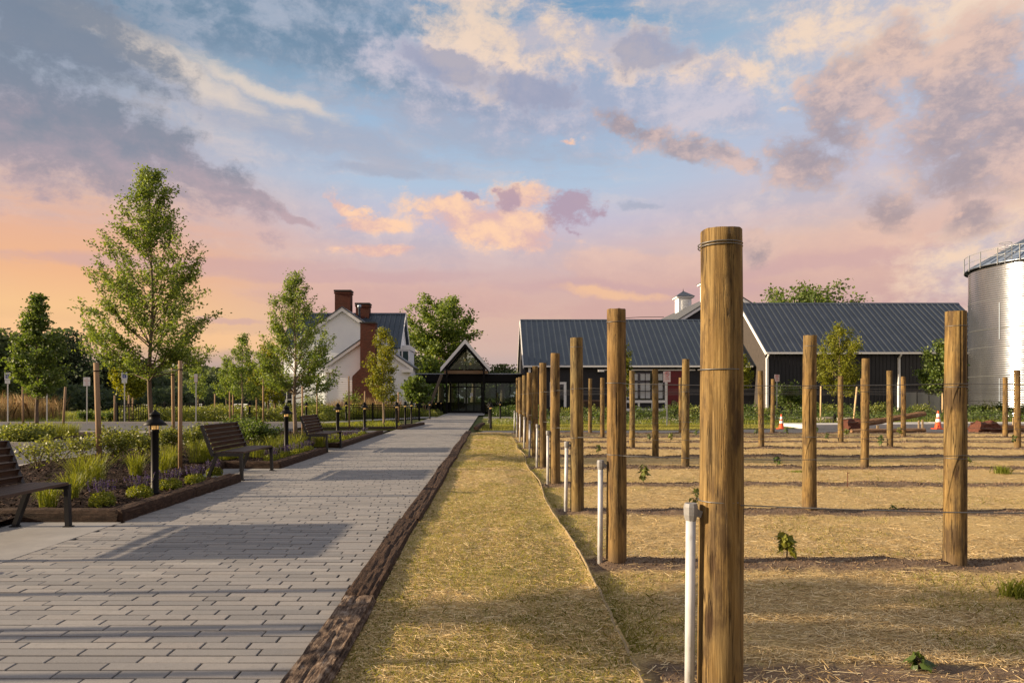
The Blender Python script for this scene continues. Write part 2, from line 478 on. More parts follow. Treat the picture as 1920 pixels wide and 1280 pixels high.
def f_tie(cols):
    def f(nt, pos, b):
        r = objrand(nt)
        g = n_noise(nt, stretch(nt, pos, 22, 3.0, 22, r), 4.0, 9, 0.72)
        lump = n_noise(nt, stretch(nt, pos, 3, 2.2, 3, r), 5.0, 7, 0.65)
        c = n_ramp(nt, g * 0.55 + lump * 0.45, cols)
        return c, g * 0.8 + lump * 0.7
    return f

def f_concrete(a, bb, sc=3.0):
    def f(nt, pos, b):
        p = wpos(nt)
        n1 = n_noise(nt, p, sc, 8, 0.65); n2 = n_noise(nt, p, sc * 60, 4, 0.7)
        return n_ramp(nt, n1 * 0.7 + n2 * 0.3, [(0.3, a), (0.7, bb)]), n2
    return f
def f_paver(rand):
    def f(nt, pos, b):
        p = wpos(nt)
        r = rand(nt)
        n1 = n_noise(nt, p, 1.1, 6, 0.65); n2 = n_noise(nt, p, 240.0, 3, 0.7); n3 = n_noise(nt, p, 18.0, 6, 0.7)
        c = n_ramp(nt, r, [(0.0, (0.120, 0.114, 0.114)), (0.25, (0.176, 0.167, 0.164)), (0.6, (0.226, 0.211, 0.203)), (0.8, (0.232, 0.207, 0.190)), (1.0, (0.300, 0.280, 0.260))])
        c = n_mix(nt, n1.ss(0.40, 0.7) * 0.32, c, (0.285, 0.255, 0.222))
        c = n_mix(nt, n3.ss(0.48, 0.70) * 0.50, c, (0.140, 0.130, 0.124))
        n4 = n_noise(nt, p, 0.55, 8, 0.7)
        c = n_mix(nt, n4.ss(0.50, 0.66) * 0.30, c, (0.120, 0.112, 0.106))
        c = n_mix(nt, 0.35, c, n_ramp(nt, n2, [(0.3, (0.14, 0.14, 0.14)), (0.7, (0.45, 0.45, 0.45))]))
        return c, n2 + n3
    return f
def f_leaf(cols, trans):
    def f(nt, pos, b):
        r = island(nt); rr = objrand(nt)
        c = n_ramp(nt, r, cols)
        br = n_noise(nt, wpos(nt), 1.1, 3, 0.5)
        c = n_mix(nt, br.ss(0.35, 0.65) * 0.5, c, n_mix(nt, 0.5, c, (cols[-1][1])))
        tr = nt.nodes.new('ShaderNodeBsdfTranslucent'); mx = nt.nodes.new('ShaderNodeMixShader')
        nt.links.new(n_mix(nt, 1.0, c, trans, 'MULTIPLY').s, tr.inputs[0])
        mx.inputs[0].default_value = 0.42
        out = nt.nodes['Material Output']
        nt.links.new(b.outputs[0], mx.inputs[1]); nt.links.new(tr.outputs[0], mx.inputs[2]); nt.links.new(mx.outputs[0], out.inputs[0])
        return c
    return f

mat('post_wood', rough=0.8, spec=0.25, fn=f_wood_post, bump=(1, 0.9, 0.006))
mat('stake_wood', rough=0.85, spec=0.2, fn=lambda nt, pos, b: n_ramp(nt, n_noise(nt, stretch(nt, pos, 30, 30, 1.5, objrand(nt)), 3, 6), [(0.3, (0.20, 0.125, 0.07)), (0.7, (0.36, 0.25, 0.15))]))
mat('lath_wood', (0.50, 0.36, 0.20), rough=0.85, spec=0.2, bump=(30, 0.3, 0.003))
mat('tie_dark', rough=0.9, spec=0.15, fn=f_tie([(0.30, (0.012, 0.008, 0.006)), (0.5, (0.052, 0.032, 0.022)), (0.68, (0.125, 0.080, 0.055))]), bump=(1, 1.0, 0.022))
mat('tie_grey', rough=0.92, spec=0.15, fn=f_tie([(0.38, (0.014, 0.011, 0.010)), (0.46, (0.075, 0.050, 0.038)), (0.54, (0.20, 0.145, 0.105)), (0.62, (0.36, 0.30, 0.25))]), bump=(1, 1.0, 0.028))
mat('paver_single', rough=0.82, spec=0.3, fn=f_paver(objrand), bump=(1, 0.25, 0.002))
mat('paver_many', rough=0.82, spec=0.3, fn=f_paver(island), bump=(1, 0.25, 0.002))
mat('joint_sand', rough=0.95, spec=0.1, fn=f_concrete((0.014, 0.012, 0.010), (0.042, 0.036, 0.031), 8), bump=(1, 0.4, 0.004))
mat('concrete', rough=0.85, spec=0.3, fn=f_concrete((0.215, 0.21, 0.208), (0.325, 0.315, 0.305)), bump=(1, 0.2, 0.002))
mat('kerb_concrete', rough=0.85, spec=0.3, fn=f_concrete((0.36, 0.34, 0.31), (0.50, 0.47, 0.43)), bump=(1, 0.2, 0.002))
mat('kerb_pale', rough=0.85, spec=0.3, fn=f_concrete((0.46, 0.44, 0.41), (0.60, 0.575, 0.54)), bump=(1, 0.2, 0.002))
mat('asphalt', rough=0.9, spec=0.25, fn=f_concrete((0.070, 0.072, 0.080), (0.115, 0.113, 0.118), 1.2), bump=(1, 0.5, 0.006))
mat('steel_dark', (0.030, 0.031, 0.034), rough=0.5, metal=0.6)
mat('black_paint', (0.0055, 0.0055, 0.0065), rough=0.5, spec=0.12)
mat('bench_slat', rough=0.6, spec=0.3, fn=lambda nt, pos, b: n_ramp(nt, n_noise(nt, stretch(nt, pos, 20, 1.2, 20, objrand(nt)), 4, 7, 0.6), [(0.3, (0.040, 0.024, 0.018)), (0.7, (0.095, 0.062, 0.046))]), bump=(60, 0.2, 0.002))
mat('pvc', rough=0.35, spec=0.5, fn=lambda nt, pos, b: n_ramp(nt, n_noise(nt, stretch(nt, pos, 8, 8, 2.5), 4, 5), [(0.30, (0.30, 0.29, 0.27)), (0.42, (0.42, 0.43, 0.45)), (0.6, (0.50, 0.51, 0.53))]))
mat('pvc_cap', (0.20, 0.20, 0.205), rough=0.6, bump=(40, 0.4, 0.004))
mat('galv_wire', (0.16, 0.16, 0.16), rough=0.5, metal=0.7)
mat('screen_grey', (0.16, 0.17, 0.17), rough=0.5, metal=0.3)
mat('galv_post', (0.42, 0.44, 0.45), rough=0.45, metal=0.7, bump=(20, 0.1, 0.002))
mat('lamp_glass', (0.9, 0.6, 0.25), rough=0.3, emit=((1.0, 0.56, 0.18), 0.17))
mat('white_paint', rough=0.55, fn=lambda nt, pos, b: n_ramp(nt, n_noise(nt, wpos(nt), 1.6, 6), [(0.3, (0.80, 0.83, 0.86)), (0.7, (0.84, 0.87, 0.89))]))
mat('white_trim', (0.80, 0.80, 0.79), rough=0.5)
mat('roof_blue', rough=0.38, metal=0.35, spec=0.5, fn=lambda nt, pos, b: n_mix(nt, objrand(nt) * 0.35, n_ramp(nt, n_noise(nt, wpos(nt), 0.8, 6), [(0.3, (0.040, 0.056, 0.078)), (0.7, (0.058, 0.076, 0.100))]), (0.035, 0.055, 0.080)))
mat('roof_slate', rough=0.36, metal=0.35, spec=0.5, fn=lambda nt, pos, b: n_mix(nt, objrand(nt) * 0.35, n_ramp(nt, n_noise(nt, wpos(nt), 0.8, 6), [(0.3, (0.046, 0.059, 0.082)), (0.7, (0.068, 0.084, 0.110))]), (0.030, 0.040, 0.056)))
mat('shingle', rough=0.85, fn=lambda nt, pos, b: n_ramp(nt, n_noise(nt, wpos(nt), 9, 6, 0.7), [(0.3, (0.045, 0.050, 0.060)), (0.7, (0.085, 0.09, 0.10))]))
mat('navy_siding', rough=0.65, fn=lambda nt, pos, b: n_ramp(nt, n_noise(nt, wpos(nt), 1.4, 6), [(0.3, (0.006, 0.007, 0.011)), (0.7, (0.012, 0.013, 0.018))]))
mat('grey_cedar', rough=0.85, fn=lambda nt, pos, b: n_ramp(nt, n_noise(nt, stretch(nt, wpos(nt), 1, 8, 0.8), 2.5, 6), [(0.3, (0.030, 0.024, 0.020)), (0.7, (0.062, 0.050, 0.043))]), bump=(20, 0.3, 0.01))
mat('red_paint', rough=0.55, fn=lambda nt, pos, b: n_ramp(nt, n_noise(nt, wpos(nt), 2.2, 6), [(0.3, (0.115, 0.006, 0.010)), (0.7, (0.165, 0.010, 0.016))]))
def f_brick(nt, pos, b):
    x, y, z = n_xyz(nt, wpos(nt))
    n = nt.nodes.new('ShaderNodeTexBrick')
    nt.links.new(n_vec(nt, x + y, z, 0.0).s, n.inputs['Vector'])
    n.inputs['Scale'].default_value = 1.0; n.inputs['Brick Width'].default_value = 0.215; n.inputs['Row Height'].default_value = 0.075
    n.inputs['Mortar Size'].default_value = 0.006; n.inputs['Color1'].default_value = (0.118, 0.036, 0.023, 1)
    n.inputs['Color2'].default_value = (0.074, 0.024, 0.016, 1); n.inputs['Mortar'].default_value = (0.105, 0.065, 0.052, 1)
    big = n_noise(nt, wpos(nt), 1.5, 5)
    return n_mix(nt, big.ss(0.4, 0.7) * 0.3, X(nt, n.outputs['Color']), (0.12, 0.03, 0.02)), X(nt, n.outputs['Fac']) * -1.0
mat('brick', rough=0.9, spec=0.2, fn=f_brick, bump=(1, 0.5, 0.01))
mat('chimney_cap', (0.035, 0.032, 0.030), rough=0.8)
mat('dark_glass', (0.012, 0.016, 0.018), rough=0.04, spec=0.8)
mat('blind', (0.50, 0.52, 0.53), rough=0.7)
mat('shutter_green', (0.012, 0.045, 0.045), rough=0.5)
mat('soffit_wood', rough=0.6, fn=lambda nt, pos, b: n_ramp(nt, n_noise(nt, stretch(nt, wpos(nt), 9, 0.7, 9), 2.5, 6), [(0.3, (0.30, 0.19, 0.11)), (0.7, (0.46, 0.32, 0.20))]))
mat('galvanised', rough=0.20, metal=0.88, fn=lambda nt, pos, b: n_ramp(nt, n_noise(nt, stretch(nt, wpos(nt), 1.3, 1.3, 0.5), 1.2, 7, 0.6), [(0.3, (0.28, 0.30, 0.335)), (0.7, (0.37, 0.385, 0.41))]))
mat('galvanised_roof', (0.30, 0.36, 0.44), rough=0.4, metal=0.7)
mat('sign_white', (0.55, 0.57, 0.58), rough=0.5)
mat('sign_pink', (0.50, 0.42, 0.44), rough=0.5)
mat('sign_blue', (0.006, 0.030, 0.20), rough=0.5)
mat('sign_red', (0.40, 0.015, 0.02), rough=0.5)
mat('sign_black', (0.03, 0.03, 0.03), rough=0.5)
mat('sign_green', (0.03, 0.12, 0.07), rough=0.5)
mat('cone_orange', rough=0.5, fn=lambda nt, pos, b: n_ramp(nt, n_noise(nt, pos, 8, 5), [(0.3, (0.55, 0.060, 0.012)), (0.7, (0.72, 0.105, 0.02))]))
mat('cone_white', (0.75, 0.74, 0.72), rough=0.4)
mat('log_bark', rough=0.9, spec=0.15, fn=lambda nt, pos, b: n_ramp(nt, n_noise(nt, stretch(nt, pos, 1.2, 9, 9), 3.0, 8, 0.68), [(0.3, (0.09, 0.045, 0.025)), (0.55, (0.24, 0.14, 0.075)), (0.72, (0.36, 0.24, 0.14))]), bump=(14, 0.8, 0.02))
mat('log_split', rough=0.95, spec=0.1, fn=lambda nt, pos, b: n_ramp(nt, n_noise(nt, stretch(nt, pos, 1.5, 12, 12), 3.0, 8, 0.7), [(0.3, (0.035, 0.015, 0.011)), (0.55, (0.125, 0.052, 0.036)), (0.72, (0.24, 0.125, 0.085))]), bump=(14, 1.0, 0.03))
mat('stone', rough=0.9, spec=0.2, fn=lambda nt, pos, b: n_ramp(nt, n_noise(nt, pos, 5, 8, 0.65), [(0.3, (0.24, 0.21, 0.17)), (0.7, (0.42, 0.37, 0.30))]), bump=(9, 0.8, 0.03))
mat('bark', rough=0.9, spec=0.15, fn=lambda nt, pos, b: n_ramp(nt, n_noise(nt, stretch(nt, pos, 12, 12, 2.5), 2.5, 7, 0.65), [(0.3, (0.070, 0.050, 0.036)), (0.7, (0.19, 0.145, 0.105))]), bump=(30, 0.5, 0.01))
mat('bark_pale', rough=0.9, spec=0.15, fn=lambda nt, pos, b: n_ramp(nt, n_noise(nt, stretch(nt, pos, 12, 12, 2.5), 2.5, 7, 0.65), [(0.3, (0.13, 0.10, 0.07)), (0.7, (0.28, 0.22, 0.155))]), bump=(30, 0.5, 0.01))
mat('leaf_elm', rough=0.55, spec=0.35, fn=f_leaf([(0, (0.088, 0.150, 0.030)), (0.5, (0.138, 0.212, 0.042)), (1, (0.205, 0.265, 0.056))], (1.5, 1.35, 0.6)))
mat('leaf_yellow', rough=0.55, spec=0.3, fn=f_leaf([(0, (0.115, 0.145, 0.014)), (0.5, (0.165, 0.190, 0.016)), (1, (0.230, 0.230, 0.026))], (1.5, 1.35, 0.5)))
mat('leaf_maple', rough=0.5, spec=0.4, fn=f_leaf([(0, (0.062, 0.105, 0.026)), (0.5, (0.100, 0.150, 0.034)), (1, (0.155, 0.195, 0.042))], (1.4, 1.4, 0.6)))
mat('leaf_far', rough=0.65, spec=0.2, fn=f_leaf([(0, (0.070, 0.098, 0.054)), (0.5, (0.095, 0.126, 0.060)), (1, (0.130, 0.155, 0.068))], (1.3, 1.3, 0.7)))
mat('leaf_dark', rough=0.7, spec=0.15, fn=f_leaf([(0, (0.052, 0.076, 0.052)), (0.5, (0.070, 0.098, 0.060)), (1, (0.098, 0.122, 0.068))], (1.2, 1.25, 0.8)))
mat('leaf_shrub', rough=0.5, spec=0.4, fn=f_leaf([(0, (0.095, 0.125, 0.024)), (0.5, (0.150, 0.185, 0.036)), (1, (0.235, 0.255, 0.065))], (1.4, 1.3, 0.6)))
mat('leaf_deep', rough=0.5, spec=0.4, fn=f_leaf([(0, (0.045, 0.080, 0.020)), (0.5, (0.075, 0.118, 0.026)), (1, (0.120, 0.155, 0.036))], (1.4, 1.4, 0.6)))
mat('blade_green', rough=0.5, spec=0.3, fn=f_leaf([(0, (0.105, 0.140, 0.018)), (0.5, (0.165, 0.205, 0.026)), (1, (0.245, 0.265, 0.046))], (1.5, 1.35, 0.5)))
mat('blade_lawn', rough=0.6, spec=0.2, fn=f_leaf([(0, (0.150, 0.175, 0.032)), (0.5, (0.240, 0.245, 0.052)), (1, (0.380, 0.340, 0.110))], (1.4, 1.3, 0.6)))
mat('blade_dry', rough=0.7, spec=0.2, fn=f_leaf([(0, (0.19, 0.12, 0.065)), (0.5, (0.30, 0.195, 0.11)), (1, (0.24, 0.21, 0.09))], (1.2, 1.1, 0.9)))
mat('straw', rough=0.6, spec=0.35, fn=lambda nt, pos, b: n_ramp(nt, island(nt), [(0, (0.24, 0.150, 0.058)), (0.4, (0.54, 0.375, 0.155)), (0.8, (0.74, 0.560, 0.280)), (1, (0.86, 0.72, 0.45))]))
mat('flower_purple', rough=0.6, fn=f_leaf([(0, (0.038, 0.026, 0.085)), (1, (0.095, 0.066, 0.165))], (1.2, 1.0, 1.3)))
mat('flower_white', rough=0.6, fn=f_leaf([(0, (0.45, 0.43, 0.33)), (1, (0.62, 0.60, 0.50))], (1, 1, 0.9)))
mat('mulch', rough=0.95, spec=0.1, fn=lambda nt, pos, b: (n_ramp(nt, n_noise(nt, wpos(nt), 26, 7, 0.7), [(0.3, (0.010, 0.007, 0.006)), (0.7, (0.050, 0.030, 0.022))]), n_noise(nt, wpos(nt), 32, 5, 0.7)), bump=(1, 1.0, 0.03))
mat('mulch_chip', rough=0.9, spec=0.15, fn=lambda nt, pos, b: n_ramp(nt, island(nt), [(0, (0.014, 0.009, 0.007)), (0.6, (0.055, 0.032, 0.022)), (1, (0.12, 0.075, 0.055))]))
mat('soil_bit', rough=0.95, spec=0.1, fn=lambda nt, pos, b: n_ramp(nt, island(nt), [(0, (0.075, 0.048, 0.030)), (0.6, (0.135, 0.090, 0.060)), (1, (0.225, 0.165, 0.115))]))
mat('rope', (0.26, 0.195, 0.105), rough=0.9)
mat('lawn_soil', rough=0.95, spec=0.1, fn=lambda nt, pos, b: (n_ramp(nt, n_noise(nt, wpos(nt), 1.1, 8, 0.6), [(0.3, (0.105, 0.125, 0.030)), (0.7, (0.165, 0.165, 0.045))]), n_noise(nt, wpos(nt), 40, 4)), bump=(1, 0.6, 0.03))
mat('far_grass', rough=0.95, spec=0.1, fn=lambda nt, pos, b: n_ramp(nt, n_noise(nt, wpos(nt), 0.35, 8, 0.6), [(0.3, (0.060, 0.075, 0.024)), (0.7, (0.125, 0.128, 0.045))]))
ROW0, ROWD = 3.02, 2.52
def f_field(green):
    def f(nt, pos, b):
        p = wpos(nt); x, y, z = n_xyz(nt, p)
        fib = n_noise(nt, n_vec(nt, x * 10.0 + y * 3.0, y * 38.0 - x * 7.0, 0.0), 2.2, 6, 0.7)
        fib2 = n_noise(nt, n_vec(nt, x * 9.0 - y * 8.0, y * 36.0 + x * 14.0, 3.0), 2.6, 6, 0.7)
        big = n_noise(nt, p, 0.9, 5, 0.6); mid = n_noise(nt, p, 4.5, 6, 0.65); fine = n_noise(nt, p, 60.0, 5, 0.7)
        c = n_ramp(nt, fib * 0.45 + fib2 * 0.35 + fine * 0.2, [(0.36, (0.130, 0.086, 0.040)), (0.47, (0.400, 0.285, 0.122)), (0.59, (0.660, 0.495, 0.230))])
        c = n_mix(nt, (big * 0.5 + mid * 0.5).ss(0.60 - green, 0.76 - green) * 0.55, c, (0.310, 0.275, 0.080))
        ye = y - y.ss(3.7, 4.3, 0.26, 0.0)
        thin = n_noise(nt, p, 1.9, 6, 0.65).ss(0.54, 0.70)
        c = n_mix(nt, thin * 0.38, c, (0.150, 0.108, 0.068))
        row = ((ye - ROW0) / ROWD + 0.5).frac() - 0.5
        dist = row.abs() * ROWD + (mid - 0.5) * 0.34
        soil = dist.ss(0.15, 0.30, 1.0, 0.0) * x.ss(0.70, 0.84)
        c = n_mix(nt, soil, c, n_ramp(nt, fine * 0.6 + mid * 0.4, [(0.35, (0.095, 0.064, 0.044)), (0.65, (0.235, 0.170, 0.118))]))
        return c, fib * 0.5 + fib2 * 0.5 + fine * 0.6
    return f
mat('field', rough=0.95, spec=0.15, fn=f_field(0.02), bump=(1, 0.8, 0.02))
mat('strip', rough=0.95, spec=0.15, fn=f_field(0.13), bump=(1, 0.8, 0.02))
# clear tinted glass for the pavilion
def glass(name, tint, refl):
    m = bpy.data.materials.new(name); m.use_nodes = True; nt = m.node_tree
    for n in list(nt.nodes):
        if n.type != 'OUTPUT_MATERIAL': nt.nodes.remove(n)
    t = nt.nodes.new('ShaderNodeBsdfTransparent'); t.inputs[0].default_value = (*tint, 1)
    g = nt.nodes.new('ShaderNodeBsdfGlossy'); g.inputs['Roughness'].default_value = 0.03; g.inputs[0].default_value = (0.8, 0.9, 0.9, 1)
    lw = nt.nodes.new('ShaderNodeFresnel'); lw.inputs[0].default_value = refl
    mx = nt.nodes.new('ShaderNodeMixShader'); out = nt.nodes['Material Output']
    nt.links.new(lw.outputs[0], mx.inputs[0]); nt.links.new(t.outputs[0], mx.inputs[1]); nt.links.new(g.outputs[0], mx.inputs[2]); nt.links.new(mx.outputs[0], out.inputs[0])
    MAT[name] = m
glass('pane_glass', (0.58, 0.66, 0.62), 1.55)

# ------------------------------------------------------------------ ground, path, roads
PATH_L, PATH_R = -4.0, -0.92
FIELD_L, FIELD_FAR = 0.74, 26.2

MB().sheet([(-2500, -2500), (2500, -2500), (2500, 2500), (-2500, 2500)], -0.10).build('ground', 'far_grass', kind='structure')
# asphalt: car park on the left, the drive that crosses the path and runs on to the right
MB().sheet([(-60, 2), (-4.3, 2), (-4.3, 28.6), (-8.6, 29.0), (-8.6, 36.4), (-60, 36.4)], -0.034).build('parking_lot', 'asphalt', kind='structure')
MB().sheet([(-0.6, 26.0), (70, 26.6), (70, 33.5), (22, 32.0), (14, 30.6), (8, 28.7), (-0.3, 28.4)], -0.034).build('drive_road', 'asphalt', kind='structure')
k = MB()
for (x0, y0), (x1, y1) in zip([(14.2, 30.85), (22.05, 32.15)], [(22, 32.1), (70, 33.6)]):
    k.beam((x0, y0 + 1.1, 0.02), (x1, y1 + 1.1, 0.02), 2.2, 0.20)
k.build('kerb', 'kerb_pale', kind='structure')
MB().sheet([(-60, 36.5), (-9.0, 36.5), (-4.0, 46.5), (-3.0, 46.5), (-3.0, 48.5), (-5.4, 48.5), (-9.6, 38.3), (-60, 38.3)], -0.022).build('pavement', 'concrete', kind='structure')
MB().box(-60, -8.9, 36.32, 36.5, -0.09, 0.06).build('parking_kerb', 'kerb_concrete', kind='structure')
MB().sheet([(-0.5, 46.0), (40, 46.0), (40, 47.8), (-0.5, 47.8)], -0.022).build('rear_pavement', 'concrete', kind='structure')

# brick path: joint bed, single pavers near the camera, the rest joined
path = MB().sheet([(PATH_L, -1.0), (PATH_R, -1.0), (PATH_R, 52.0), (PATH_L + 0.3, 52.0), (PATH_L, 40.0)], -0.010).build('brick_path', 'joint_sand', kind='structure')
CO, JB, JH, TH = 0.0965, 0.0125, 0.0105, 0.040
LENS = [0.24, 0.29, 0.33, 0.37, 0.41, 0.46]
pm = {}
for L in LENS:
    pm[L] = MB().cbox(-L / 2, L / 2, -(CO - JB) / 2, (CO - JB) / 2, -TH, 0, 0.003).mesh('paver', 'paver_single')
rest = []
rp = random.Random(3)
single = 0
prev_j = []
y = 1.6
rows = []
while y < 52:
    rows.append(y); y += CO
for y in rows:
    x = PATH_L + rp.uniform(-0.30, 0.0); now_j = []
    while x < PATH_R - 0.03:
        L = rp.choice(LENS)
        for _ in range(12):
            if all(abs(x + L - q) > 0.075 for q in prev_j): break
            L = rp.choice(LENS)
        x0, x1 = max(x, PATH_L + (0.3 if y > 46 else 0)), min(x + L, PATH_R)
        if x1 - x0 > 0.05:
            z = rp.uniform(-0.0025, 0.0025)
            px1 = 920 + 1280 * x1 / y; py = 745 + 1280 * EYE / y
            full = abs((x1 - x0) - L) < 1e-6
            if full and single < 300 and px1 > 10 and py < 1296:
                o = link('paver', pm[L], path, loc=((x0 + x1) / 2, y, z)); o.rotation_euler = (rp.uniform(-.004, .004), rp.uniform(-.002, .002), rp.uniform(-.004, .004))
                single += 1
            else:
                rest.append((x0, x1, y, z))
        x += L + JH; now_j.append(x - JH)
    prev_j = now_j
pb = MB()
for x0, x1, y, z in rest:
    hw = (CO - JB) / 2
    pb.cbox(x0, x1, y - hw, y + hw, z - TH, z, 0.004) if y < 16 else pb.cbox(x0, x1, y - hw, y + hw, z - 0.012, z, 0.004)
pb.build('paver', 'paver_many', path, kind='stuff')
# plain concrete apron in front of the entrance and the pads under the benches
MB().sheet([(-3.75, 52.0), (-0.5, 52.0), (-0.5, 62.0), (-3.75, 62.0)], 0.0).build('entrance_pavement', 'concrete', kind='structure')
for y0, y1 in ((5.30, 7.40), (10.96, 13.0), (16.62, 18.3)):
    MB().box(-5.1, PATH_L - 0.008, y0, y1, -0.06, 0.0).build('bench_pavement', 'concrete', kind='structure')

# planting beds beside the path
BED_BACK = -8.7
def bed_z(x, y): return 0.055 + 0.035 * fbm(x * 1.6, y * 1.6, 3) + 0.018 * fbm(x * 9, y * 9, 8, 3) + 0.05 * np.clip((-4.6 - x) / 2.5, 0, 1)
def bed(x0, x1, y0, y1):
    xs = np.linspace(x0, x1, max(4, int((x1 - x0) / 0.09))); ys = np.linspace(y0, y1, max(4, int((y1 - y0) / 0.09)))
    link('mulch_ground', grid_mesh('mulch_ground', xs, ys, bed_z, 'mulch'), kind='structure')
for b in ((BED_BACK, -5.1, 1.0, 25.4), (-5.1, -4.2, 7.58, 10.96), (-5.1, -4.2, 13.18, 16.62), (-5.1, -4.2, 18.48, 25.4), (-5.1, -4.02, 1.0, 5.28)): bed(*b)
ISL = [(-8.3, 28.9), (-3.85, 28.9), (-3.45, 33.9), (-8.3, 33.9)]
MB().prism([(0, 0)] * 0 + [(-8.3, -0.09), (-3.9, -0.09), (-3.9, 0.05), (-8.3, 0.05)], 29.0, 33.9).build('island_ground', 'mulch', kind='structure')
MB().prism([(-45, -0.09), (-12.6, -0.09), (-12.6, 0.05), (-45, 0.05)], 19.2, 25.4).build('car_park_island_ground', 'mulch', kind='structure')
kb = MB(); kb.box(-45, -12.4, 19.0, 19.2, -0.09, 0.10); kb.box(-12.6, -12.4, 19.2, 25.6, -0.09, 0.10); kb.box(-45, -12.6, 25.4, 25.6, -0.09, 0.10)
kb.build('island_kerb', 'kerb_concrete', kind='structure')
MB().box(BED_BACK - 0.16, BED_BACK - 0.002, 1.0, 25.4, -0.09, 0.09).build('bed_kerb', 'kerb_concrete', kind='structure')
# lawn verges and planted ground near the buildings
MB().sheet([(-8.3, 28.62), (-3.75, 28.62), (-3.75, 29.0), (-8.3, 29.0)], -0.004).build('lawn_verge', 'lawn_soil', kind='structure')
MB().sheet([(-0.45, 28.5), (8, 28.8), (14, 30.9), (14, 34), (-0.1, 34)], -0.026).build('lawn', 'lawn_soil', kind='structure')
MB().sheet([(-60, 38.4), (-9.6, 38.4), (-5.4, 48.6), (-3.8, 48.6), (-3.8, 60), (-60, 60)], -0.05).build('planted_ground', 'lawn_soil', kind='structure')
MB().sheet([(-0.45, 34.05), (60, 34.05), (60, 45.9), (-0.45, 45.9)], -0.05).build('barn_planting_ground', 'lawn_soil', kind='structure')

# vineyard ground and the grass strip between timber edging and vines
def field_z(x, y):
    row = np.abs(((y - ROW0) / ROWD + 0.5) % 1.0 - 0.5) * ROWD
    z = -0.012 + 0.022 * fbm(x * 1.1, y * 1.1, 1) + 0.010 * fbm(x * 6, y * 6, 5, 3)
    return z + np.exp(-(row / 0.20) ** 2) * (0.040 + 0.05 * fbm(x * 2.6, y * 2.6, 11)) * np.clip((x - 0.75) / 0.2, 0, 1)
def strip_edge(y): return FIELD_L + 0.03 * np.sin(y * 1.3) + 0.05 * vnoise(y * 0.45, 0.5, 2) - 0.04 * np.clip((3.5 - y) / 1.5, 0, 1)
def strip_z(x, y):
    return -0.012 + 0.028 * fbm(x * 1.2, y * 0.9, 4) + 0.008 * fbm(x * 8, y * 6, 6, 3) + 0.022 * np.exp(-((x - strip_edge(y)) / 0.05) ** 2) + 0.038 * np.clip((FIELD_L - 0.02 - x) / 0.50, 0, 1)
xs = np.concatenate([np.arange(FIELD_L - 0.1, 4, 0.045), np.arange(4, 27.5, 0.14)]); ys = np.concatenate([np.arange(1.2, 9, 0.035), np.arange(9, FIELD_FAR, 0.07)])
link('vineyard_ground', grid_mesh('vineyard_ground', xs, ys, field_z, 'field'), kind='structure')
xs = np.arange(-0.80, FIELD_L + 0.02, 0.035); ys = np.concatenate([np.arange(1.2, 9, 0.035), np.arange(9, 25.9, 0.08)])
link('grass_strip_ground', grid_mesh('grass_strip_ground', xs, ys, lambda x, y: strip_z(x, y) + 0.014, 'strip'), kind='structure')
# rolled hem of the erosion blanket
yy = np.concatenate([np.arange(1.3, 9, 0.07), np.arange(9, 19, 0.2)])
hem = [(float(strip_edge(q) + 0.015 * vnoise(q * 6, 3.3, 9)), float(q), float(strip_z(strip_edge(q), q)) + 0.016 + 0.006 * float(vnoise(q * 5, 1, 3))) for q in yy]
tag(MB().tube(hem, 0.011, 6).build('blanket_hem', 'rope', smooth=True), 'straw-coloured rolled hem of the erosion blanket along the grass strip', 'blanket hem')

# ------------------------------------------------------------------ straw, grass, soil crumbs (uncountable)
def scatter(n, x0, x1, y0, y1, power=1.0, frame=True):
    """points on the ground, thinning with distance, in and a little around the view"""
    t = RNG.random(n); y = y0 * (y1 / y0) ** (t ** power)
    x = x0 + (x1 - x0) * RNG.random(n)
    if frame:
        lo = np.maximum(x0, -0.80 * y); hi = np.minimum(x1, 0.86 * y)
        x = lo + (hi - lo) * RNG.random(n)
        ok = hi > lo; x, y = x[ok], y[ok]
    return x, y
def slivers(x, y, z, ang, tilt, L, W):
    d = np.stack([np.cos(ang) * np.cos(tilt), np.sin(ang) * np.cos(tilt), np.sin(tilt)], -1)
    s = np.stack([-np.sin(ang), np.cos(ang), np.zeros_like(ang)], -1)
    s = s + np.stack([np.zeros_like(ang), np.zeros_like(ang), RNG.uniform(-0.6, 0.6, len(ang))], -1)
    c = np.stack([x, y, z], -1); h = (L / 2)[:, None] * d; w = (W / 2)[:, None] * s
    return np.stack([c - h - w, c + h - w, c + h + w, c - h + w], 1).reshape(-1, 3)
def rowdist(y):
    y = y - 0.26 * np.clip((4.3 - y) / 0.6, 0, 1)
    return np.abs(((y - ROW0) / ROWD + 0.5) % 1.0 - 0.5) * ROWD
def blades(x, y, z, h, w, lean=0.5):
    a = RNG.uniform(0, 2 * PI, len(x)); b = RNG.uniform(0, 2 * PI, len(x)); l = h * RNG.uniform(0, lean, len(x))
    p = np.stack([x, y, z], -1); s = np.stack([np.cos(a), np.sin(a), 0 * a], -1) * (w / 2)[:, None]
    mid = p + np.stack([np.cos(b) * l * 0.35, np.sin(b) * l * 0.35, h * 0.6], -1)
    tip = p + np.stack([np.cos(b) * l, np.sin(b) * l, h], -1)
    return np.stack([p - s, p + s, mid + s * 0.6, tip, mid - s * 0.6], 1).reshape(-1, 3)

